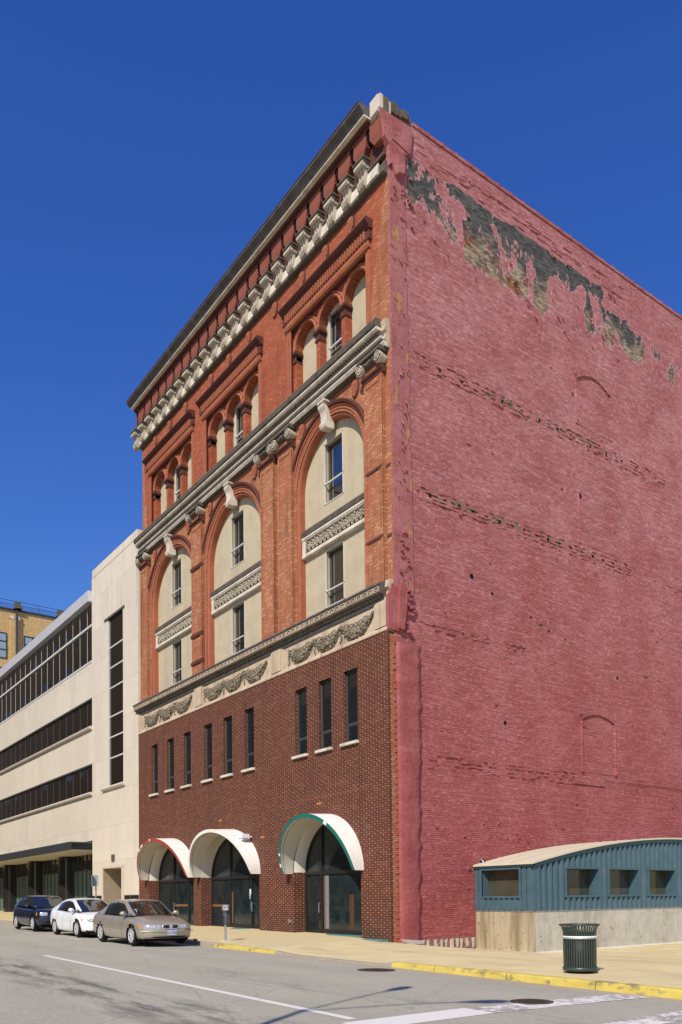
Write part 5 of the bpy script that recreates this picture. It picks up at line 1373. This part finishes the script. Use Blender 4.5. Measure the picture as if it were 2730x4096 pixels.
    def patch(nm, ya, yb, za, zb_, mat, out=.012, inner=None, n=10, shear=0.0):
        """patch on the nose; corners rounded by sampling"""
        mb = MB(); vv = []
        for i in range(n + 1):
            t = i / n; y = ya + (yb - ya) * t
            for j in range(5):
                s_ = j / 4; z = za + (zb_ - za) * s_ + shear * t
                rr = sqrt(max(0, 1 - (2 * t - 1) ** 6)); zc = (za + zb_) / 2 + shear * t; z = zc + (z - zc) * (.25 + .75 * rr)
                vv.append((fx_(y, z) + out * (1 if 0 < i < n and 0 < j < 4 else -.6), y, z))
        mb.add(vv, [(i * 5 + j, i * 5 + j + 1, i * 5 + 6 + j, i * 5 + 5 + j) for i in range(n) for j in range(4)], 0, True)
        return mb.build(nm, mat, root)
    for sg in (-1, 1):
        a, b, za, zb_, shr = T['lamp']
        h = patch('headlight', sg * a, sg * b, za, zb_, 'lens', .015, shear=shr)
        mb = MB(); mb.blob((fx_(sg * (a * .55 + b * .45), (za + zb_) / 2) + .012, sg * (a * .55 + b * .45), (za + zb_) / 2 + shr * .4), (.02, .06, .05), 0); mb.build('reflector', 'chrome', h)
        if T['amber']:
            c, d = T['amber']; z0 = za + shr + .01; mb = MB(); vv = []
            for i in range(5):
                x = xf - .02 - (c + (d - c) * i / 4)
                for z in (z0 + .0, zb_ + shr - .015):
                    q = side(x, (z - .2) / (T['beltz'] - .2) if False else .62); vv.append((x + bend(x, W), sg * (q[1] + .008), z))
            mb.add(vv, [(2 * i, 2 * i + 1, 2 * i + 3, 2 * i + 2) for i in range(4)]); mb.build('indicator', 'amber', root)
    a, za, zb_, mat = T['grille']; gr = patch('grille', -a, a, za, zb_, mat, .02)
    if T['grille_ring']:
        mb = MB(); zc, hz = (za + zb_) / 2, (zb_ - za) / 2 + .005
        pts = [(fx_(a * 1.02 * cos(t), zc + hz * sin(t)) + .018, (a + .01) * math.copysign(abs(cos(t)) ** .55, cos(t)), zc + hz * math.copysign(abs(sin(t)) ** .6, sin(t))) for t in [2 * pi * q / 40 for q in range(41)]]
        mb.tube(pts, .012, 5); mb.lathe([(.03, 0), (.045, .012), (.06, 0)], (fx_(0, zc) + .025, 0, zc), 16, 0, True, 'x'); mb.tube([(fx_(0, zc) + .03, -.035, zc - .035), (fx_(0, zc) + .03, .035, zc + .035)], .012, 5); mb.build('grille_trim', 'chrome', gr)
    else:
        mb = MB()
        for zz in T['bars']: mb.tube([(fx_(y, zz) + .02, y, zz) for y in [(-a + 2 * a * q / 10) * .92 for q in range(11)]], .013, 5)
        mb.tube([(fx_(0, za) + .03, 0, za + .01), (fx_(0, zb_) + .03, 0, zb_ - .01)], .016, 5) if T.get('cross') else None
        mb.build('grille_trim', 'chrome', gr)
    a, za, zb_ = T['intake']; patch('air_intake', -a, a, za, zb_, 'under', .01)
    if T.get('bumpline'):
        for zz in T['bumpline']:
            mb = MB(); mb.tube([(fx_(y, zz) + .012, y, zz) for y in [(-W * .96 + 1.92 * W * q / 24) for q in range(25)]], .016, 5); mb.build('bumper_strip', T['paint'], root)
    if T.get('plate'):
        y0, z0 = T['plate']; xx = fx_(y0, z0) + .035; mb = MB(); mb.box(xx - .02, xx, y0 - .155, y0 + .155, z0 - .08, z0 + .08)
        pl = mb.build('licence_plate', 'plate', root)
        mb = MB(); text_mb(mb, 'S13 5480', .10, lambda u, w_: (xx + .003, y0 + u * .82, z0 - .045 + w_)); mb.build('plate_lettering', 'platetext', pl)
    for sg in (-1, 1):
        x, z = T['mirror']; w_ = T['beltw']; mb = MB()
        mb.add([Vector((x + p.x * .09 + (.03 if p.x > 0 else 0), sg * (w_ + .13) + p.y * .125, z + p.z * .085)) for p in ICO_V], ICO_F, 0, True)
        mb.tube([(x, sg * (w_ - .03), z - .04), (x, sg * (w_ + .07), z - .02)], .03, 6); mb.build('wing_mirror', T['mirpaint'], root)
        for xx in T['handles']:
            p = side(xx, .80); mb = MB(); mb.tube([(xx - .09, sg * (p[1] + .018), p[2]), (xx + .09, sg * (p[1] + .018), p[2] + .005)], .017, 6); mb.build('door_handle', T['paint'], root)
    for sg in (-1, 1):
        mb = MB(); vv = []
        for i in range(6):
            x = xr + .03 + .28 * i / 5
            for f in (.62, .90):
                q = side(x, f); vv.append((x + bend(x, q[1]), sg * (q[1] + .008), q[2]))
        mb.add(vv, [(2 * i, 2 * i + 1, 2 * i + 3, 2 * i + 2) for i in range(5)], 0, True); mb.build('tail_light', 'redlens', root)
    for nm, fz, h_ in T.get('mould', ()):
        for sg in (-1, 1):
            P_ = [side(x, fz) for x in fr(-T['wb'] + T['R'] + .1, -T['R'] - .1, .2)]
            mb = MB(); mb.tube([(p[0], sg * (p[1] + .004), p[2]) for p in P_], h_, 5); mb.build('side_moulding', T['paint'], root)
    if T.get('extra'): T['extra'](root, ring, fx_, side)
    return root
def rz(x, y): return zroad(x, y)
def stickers(root, ring, fx_, side):
    mb = MB()
    for k, (u, w_, c) in enumerate(((-.50, .72, 0), (-.42, .74, 0), (-.37, .66, 1), (-.48, .62, 0), (-.49, .52, 0), (-.40, .54, 0))):
        # windscreen plane between cowl and roof edge
        x0, z0, x1, z1 = -.40, .98, -1.10, 1.34
        x, z = x0 + (x1 - x0) * (1 - w_) * .0 + (x1 - x0) * (w_ - .35), z0 + (z1 - z0) * (w_ - .35)
        n = Vector((z1 - z0, 0, x0 - x1)).normalized()
        mb.add([(x + n.x * .03 + a * (x1 - x0) * .06, u + b * .045, z + n.z * .03 + a * (z1 - z0) * .06) for a, b in ((-.5, -.5), (.5, -.5), (.5, .5), (-.5, .5))], [(0, 1, 2, 3)], c)
    mb.build('windscreen_sticker', ['signwhite', 'cone'], root)
    mb = MB(); mb.box(1.0, 1.02, .78, .92, .02, .2); mb.build('mudflap', 'black', root)
make_car('parked_car', 'champagne beige four-door saloon with windscreen stickers, nearest of the parked cars', (-3.42, -6.98, rz(-4.8, -7.6) + .004), dict(
    paint='beigecar', mirpaint='beigecar', wb=2.77, R=.325, pitch=radians(.7),
    body=[(-3.86, .88, .42, .78), (-3.80, .96, .36, .84), (-3.55, 1.02, .30, .89), (-3.1, 1.03, .24, .915), (-2.4, 1.0, .21, .925), (-1.4, .985, .205, .925), (-.6, .965, .21, .92), (-.2, .94, .22, .915), (.3, .875, .23, .90), (.7, .80, .24, .87), (.92, .73, .26, .83), (1.0, .66, .30, .79)],
    nose=.30, tail=.16, doors=[(-.78, -.05), (-1.82, .02), (-2.72, .35)], cabin=[(-.28, .95, .68), (-.72, 1.17, .65), (-1.18, 1.385, .60), (-1.6, 1.43, .59), (-2.2, 1.425, .585), (-2.6, 1.36, .58), (-3.0, 1.18, .63), (-3.35, 1.04, .70)],
    belt=.965, beltw=.80, crown=.025, roof=(1.9, 5.1), cpil=.1, pillars=[(-1.78, .04, 1, 0), (-2.5, .025, 1, -.1)], quarter=(-2.62, -3.3), spokes=9, spokew=.022, split=[(0, 0)],
    lamp=(.30, .77, .545, .685, .0), amber=(.12, .26), beltz=.96, grille=(.27, .56, .68, 'frame_dark'), grille_ring=True, bars=(), intake=(.62, .275, .325), bumpline=(.475,), plate=(.02, .44),
    mirror=(-.62, 1.02), handles=(-1.62, -2.45), mould=(('m', .42, .014),), extra=stickers))
make_car('parked_car', 'white compact saloon parked between the navy hatchback and the beige saloon', (-9.42, -6.78, rz(-10.5, -7.4) + .004), dict(
    paint='whitecar', mirpaint='whitecar', wb=2.67, R=.325, pitch=radians(.7),
    body=[(-3.58, .90, .40, .76), (-3.50, 1.05, .34, .82), (-3.2, 1.10, .28, .865), (-2.6, 1.06, .22, .88), (-1.6, 1.0, .20, .88), (-.7, .99, .20, .88), (-.25, .97, .21, .875), (.2, .915, .22, .86), (.55, .83, .23, .82), (.8, .73, .25, .76), (.90, .64, .28, .70)],
    nose=.34, tail=.18, doors=[(-.62, -.05), (-1.66, .02), (-2.55, .35)], cabin=[(-.10, .98, .66), (-.65, 1.22, .62), (-1.15, 1.40, .56), (-1.6, 1.44, .55), (-2.1, 1.42, .55), (-2.6, 1.33, .55), (-3.0, 1.2, .6), (-3.3, 1.10, .66)],
    belt=1.0, beltw=.77, crown=.025, roof=(1.9, 5.2), cpil=.1, pillars=[(-1.6, .04, 1, 0), (-.66, .02, 1, 0)], quarter=(-2.55, -3.25), spokes=5, spokew=.022, split=[(-.03, -.05), (.03, .05)],
    lamp=(.42, .70, .56, .68, .06), amber=(.20, .34), beltz=.98, grille=(.36, .56, .66, 'frame_dark'), grille_ring=False, bars=(.64,), intake=(.55, .26, .36), mirror=(-.5, 1.03), handles=(-1.45, -2.35)))
make_car('parked_car', 'navy blue hatchback parked furthest left, behind the white saloon', (-15.25, -6.78, rz(-16.5, -7.4) + .004), dict(
    paint='bluecar', mirpaint='bluecar', wb=2.635, R=.345, pitch=radians(.7),
    body=[(-3.38, .96, .42, .78), (-3.30, 1.08, .36, .83), (-3.0, 1.12, .30, .865), (-2.4, 1.10, .25, .875), (-1.4, 1.06, .24, .875), (-.6, 1.05, .24, .875), (-.2, 1.04, .25, .87), (.2, 1.01, .26, .86), (.55, .96, .27, .84), (.80, .88, .29, .81), (.90, .80, .32, .78)],
    nose=.26, tail=.16, doors=[(-.62, -.05), (-1.62, .02), (-2.45, .35)], cabin=[(-.12, 1.05, .66), (-.45, 1.26, .63), (-.82, 1.47, .58), (-1.3, 1.53, .57), (-2.0, 1.53, .56), (-2.7, 1.47, .55), (-3.05, 1.3, .6), (-3.25, 1.12, .68)],
    belt=1.07, beltw=.78, crown=.02, roof=(1.9, 5.2), cpil=.1, pillars=[(-1.55, .05, 0, 0), (-2.45, .05, 0, 0)], quarter=(-2.55, -3.2), spokes=5, spokew=.04, split=[(0, 0)],
    lamp=(.44, .75, .68, .84, .0), amber=(.12, .26), beltz=1.05, grille=(.36, .66, .84, 'frame_dark'), grille_ring=False, bars=(.75,), cross=True, intake=(.6, .36, .46), mirror=(-.52, 1.12), handles=(-1.42, -2.3)))

# ================================================================== STREET FURNITURE
# parking meter
mx, my = -2.79, -4.83; mz = zwalk(mx, my)
P_ = empty('parking_meter', (mx, my, mz), 'grey single-head parking meter with silver dome on the pavement by the yellow kerb', 'parking meter')
MB().tube([(mx, my, mz - .1), (mx, my, mz + .56)], .036, 14).build('post', 'galv', P_)
mb = MB(); mb.box(mx - .15, mx + .15, my - .13, my + .13, mz - .02, mz + .012); mb.build('base_plate', 'caulk', P_)
mb = MB(); secs = [(.0, .045, .045), (.06, .055, .05), (.14, .085, .062), (.24, .095, .07), (.34, .10, .072), (.40, .09, .065), (.47, .115, .075), (.49, .12, .08)]
def ringz(h, a, b, n=14): return [(mx + a * cos(2 * pi * k / n) * (1 + .18 * abs(sin(4 * pi * k / n))), my + b * sin(2 * pi * k / n) * (1 + .18 * abs(sin(4 * pi * k / n))), mz + .54 + h) for k in range(n)]
rr = [ringz(*s_) for s_ in secs]
mb.add([p for r in rr for p in r], [(i * 14 + k, i * 14 + (k + 1) % 14, (i + 1) * 14 + (k + 1) % 14, (i + 1) * 14 + k) for i in range(len(rr) - 1) for k in range(14)], 0, True)
mb.build('meter_body', 'metergrey', P_)
mb = MB(); rr = [ringz(*s_) for s_ in ((.49, .125, .085), (.53, .125, .085), (.60, .105, .08), (.655, .06, .06), (.665, .01, .01))]
mb.add([p for r in rr for p in r], [(i * 14 + k, i * 14 + (k + 1) % 14, (i + 1) * 14 + (k + 1) % 14, (i + 1) * 14 + k) for i in range(len(rr) - 1) for k in range(14)], 0, False)
mb.build('meter_dome', 'chrome', P_)
mb = MB(); mb.box(mx + .06, mx + .125, my - .075, my - .07, mz + 1.09, mz + 1.15); mb.box(mx + .118, mx + .128, my - .03, my + .03, mz + .95, mz + 1.02); mb.lathe([(0, .0), (.03, .0), (.035, -.01)], (mx + .02, my - .078, mz + .8), 12, 0, True, 'y'); mb.build('coin_slot', 'black', P_)
# street sign seen from behind
sx, sy = -15.12, -4.85; sz = zwalk(sx, sy)
P_ = empty('parking_sign', (sx, sy, sz), 'small grey sign plates turned edge-on on a thin steel pole behind the white car', 'sign')
MB().tube([(sx, sy, sz - .1), (sx, sy, sz + 2.45)], .035, 8).build('post', 'galv', P_)
mb = MB(); c, s_ = cos(radians(62)), sin(radians(62))
for o, w_ in ((-.05, .30), (.05, .30)):
    mb.add([(sx + o * s_ + a * w_ * c - o, sy - .04 + a * w_ * s_, sz + z) for z in (1.92, 2.42) for a in (-.5, .5)], [(0, 1, 3, 2)])
mb.prism([(sx - .26, sy - .02), (sx + .22, sy - .26), (sx + .22, sy - .245), (sx - .26, sy - .005)], 'z', sz + 1.95, sz + 2.42)
mb.build('sign_plate', 'galv', P_)
# litter bin
bx, by = 11.39, -4.55; bz = zwalk(bx, by)
P_ = empty('litter_bin', (bx, by, bz), 'dark green slatted steel litter bin with a white band standing near the yellow kerb', 'litter bin')
mb = MB(); n = 40
prof = [(.315, .10), (.32, .5), (.32, .78), (.325, .84), (.345, .90), (.385, .95)]
for k in range(n):
    a = 2 * pi * k / n; hw = .0135; v = []
    for r, h in prof:
        for t, d in ((-hw, 0), (hw, 0), (hw, -.008), (-hw, -.008)):
            v.append((bx + (r + d) * cos(a) - t * sin(a), by + (r + d) * sin(a) + t * cos(a), bz + h))
    mb.add(v, [(i * 4 + j, i * 4 + (j + 1) % 4, i * 4 + 4 + (j + 1) % 4, i * 4 + 4 + j) for i in range(len(prof) - 1) for j in range(4)])
mb.build('slats', 'canred', P_)
for nm, pr in (('bottom_ring', [(.30, .05), (.332, .05), (.335, .12), (.32, .125), (.30, .12)]), ('top_ring', [(.375, .945), (.395, .94), (.40, .955), (.385, .965), (.37, .955)])):
    MB().lathe(pr + [pr[0]], (bx, by, bz), 48, 0, True).build(nm, 'canred', P_)
MB().lathe([(.322, .68), (.330, .68), (.331, .735), (.322, .735), (.322, .68)], (bx, by, bz), 48, 0, True).build('white_band', 'signwhite', P_)
mb = MB(); 
tocam = math.atan2(-18 - by, 21.8 - bx)
for s_, a0 in (('Improvement District', -.62), ('Downtown St. Louis', .62), ('Community', -1.55)):
    text_mb(mb, s_, .036, lambda u, w_, a0=a0: (bx + .3325 * cos(tocam + a0 + u / .3325), by + .3325 * sin(tocam + a0 + u / .3325), bz + .696 + w_))
mb.build('band_lettering', 'frame_grey', P_)
mb = MB(); mb.lathe([(0, .08), (.26, .08), (.285, .12), (.285, .80), (.275, .80), (.27, .13), (0, .1)], (bx, by, bz), 32, 0, True); mb.lathe([(0, .002), (.25, .002), (.25, .06), (0, .08)], (bx, by, bz), 24, 0, True); mb.build('liner', 'black', P_)
# manhole covers
for (x, y, r, lab) in ((7.52, -6.62, .42, 'round cast iron manhole cover in the road beside the end of the yellow kerb'), (13.2, -8.08, .33, 'round iron cover crossing the worn white crosswalk line')):
    z = zroad(x, y) + .008
    sl = (zroad(x, y + .3) - zroad(x, y - .3)) / .6
    mb = MB(); mb.lathe([(0, 0), (r * .8, 0), (r * .86, -.006), (r * .9, .004), (r, .004), (r * 1.02, -.03)], (x, y, z), 36, 0, True)
    for i in range(-4, 5):
        for j in range(-4, 5):
            if i * i + j * j < 15: mb.box(x + i * r * .18 - r * .05, x + i * r * .18 + r * .05, y + j * r * .18 - r * .05, y + j * r * .18 + r * .05, z - .002, z + .008)
    mb.v = [(a, b, c + sl * (b - y)) for a, b, c in mb.v]
    o = mb.build('manhole_cover', 'iron', None, (x, y, z)); tag(o, lab, 'manhole cover')
# twin-arm street lamp standing out of frame whose shadow crosses the road
lx, ly = 17.55, -20.1; H = 9.0
P_ = empty('street_lamp', (lx, ly, zroad(lx, ly)), 'twin-arm street lamp whose shadow falls across the road beside the lane line', 'street lamp')
MB().tube([(lx, ly, -.3), (lx, ly, 4), (lx, ly, H - .1)], [.11, .085, .06], 10).build('post', 'lampsteel', P_)
for tx, ty in ((-.75, 2.0), (1.1, 1.95)):
    pts = [(lx + tx * t, ly + ty * t, H - .25 + .62 * sin(t * pi / 2)) for t in [q / 8 for q in range(9)]]
    MB().tube(pts, .028, 6).build('arm', 'lampsteel', P_)
    e = Vector(pts[-1]); d = Vector((tx, ty, 0)).normalized()
    mb = MB(); mb.tube([e - d * .1, e + d * .08, e + d * .35, e + d * .62, e + d * .78], [.04, .08, .15, .13, .03], 10); hd = mb.build('lamp_head', 'lampsteel', P_)
bpy.context.view_layer.update()
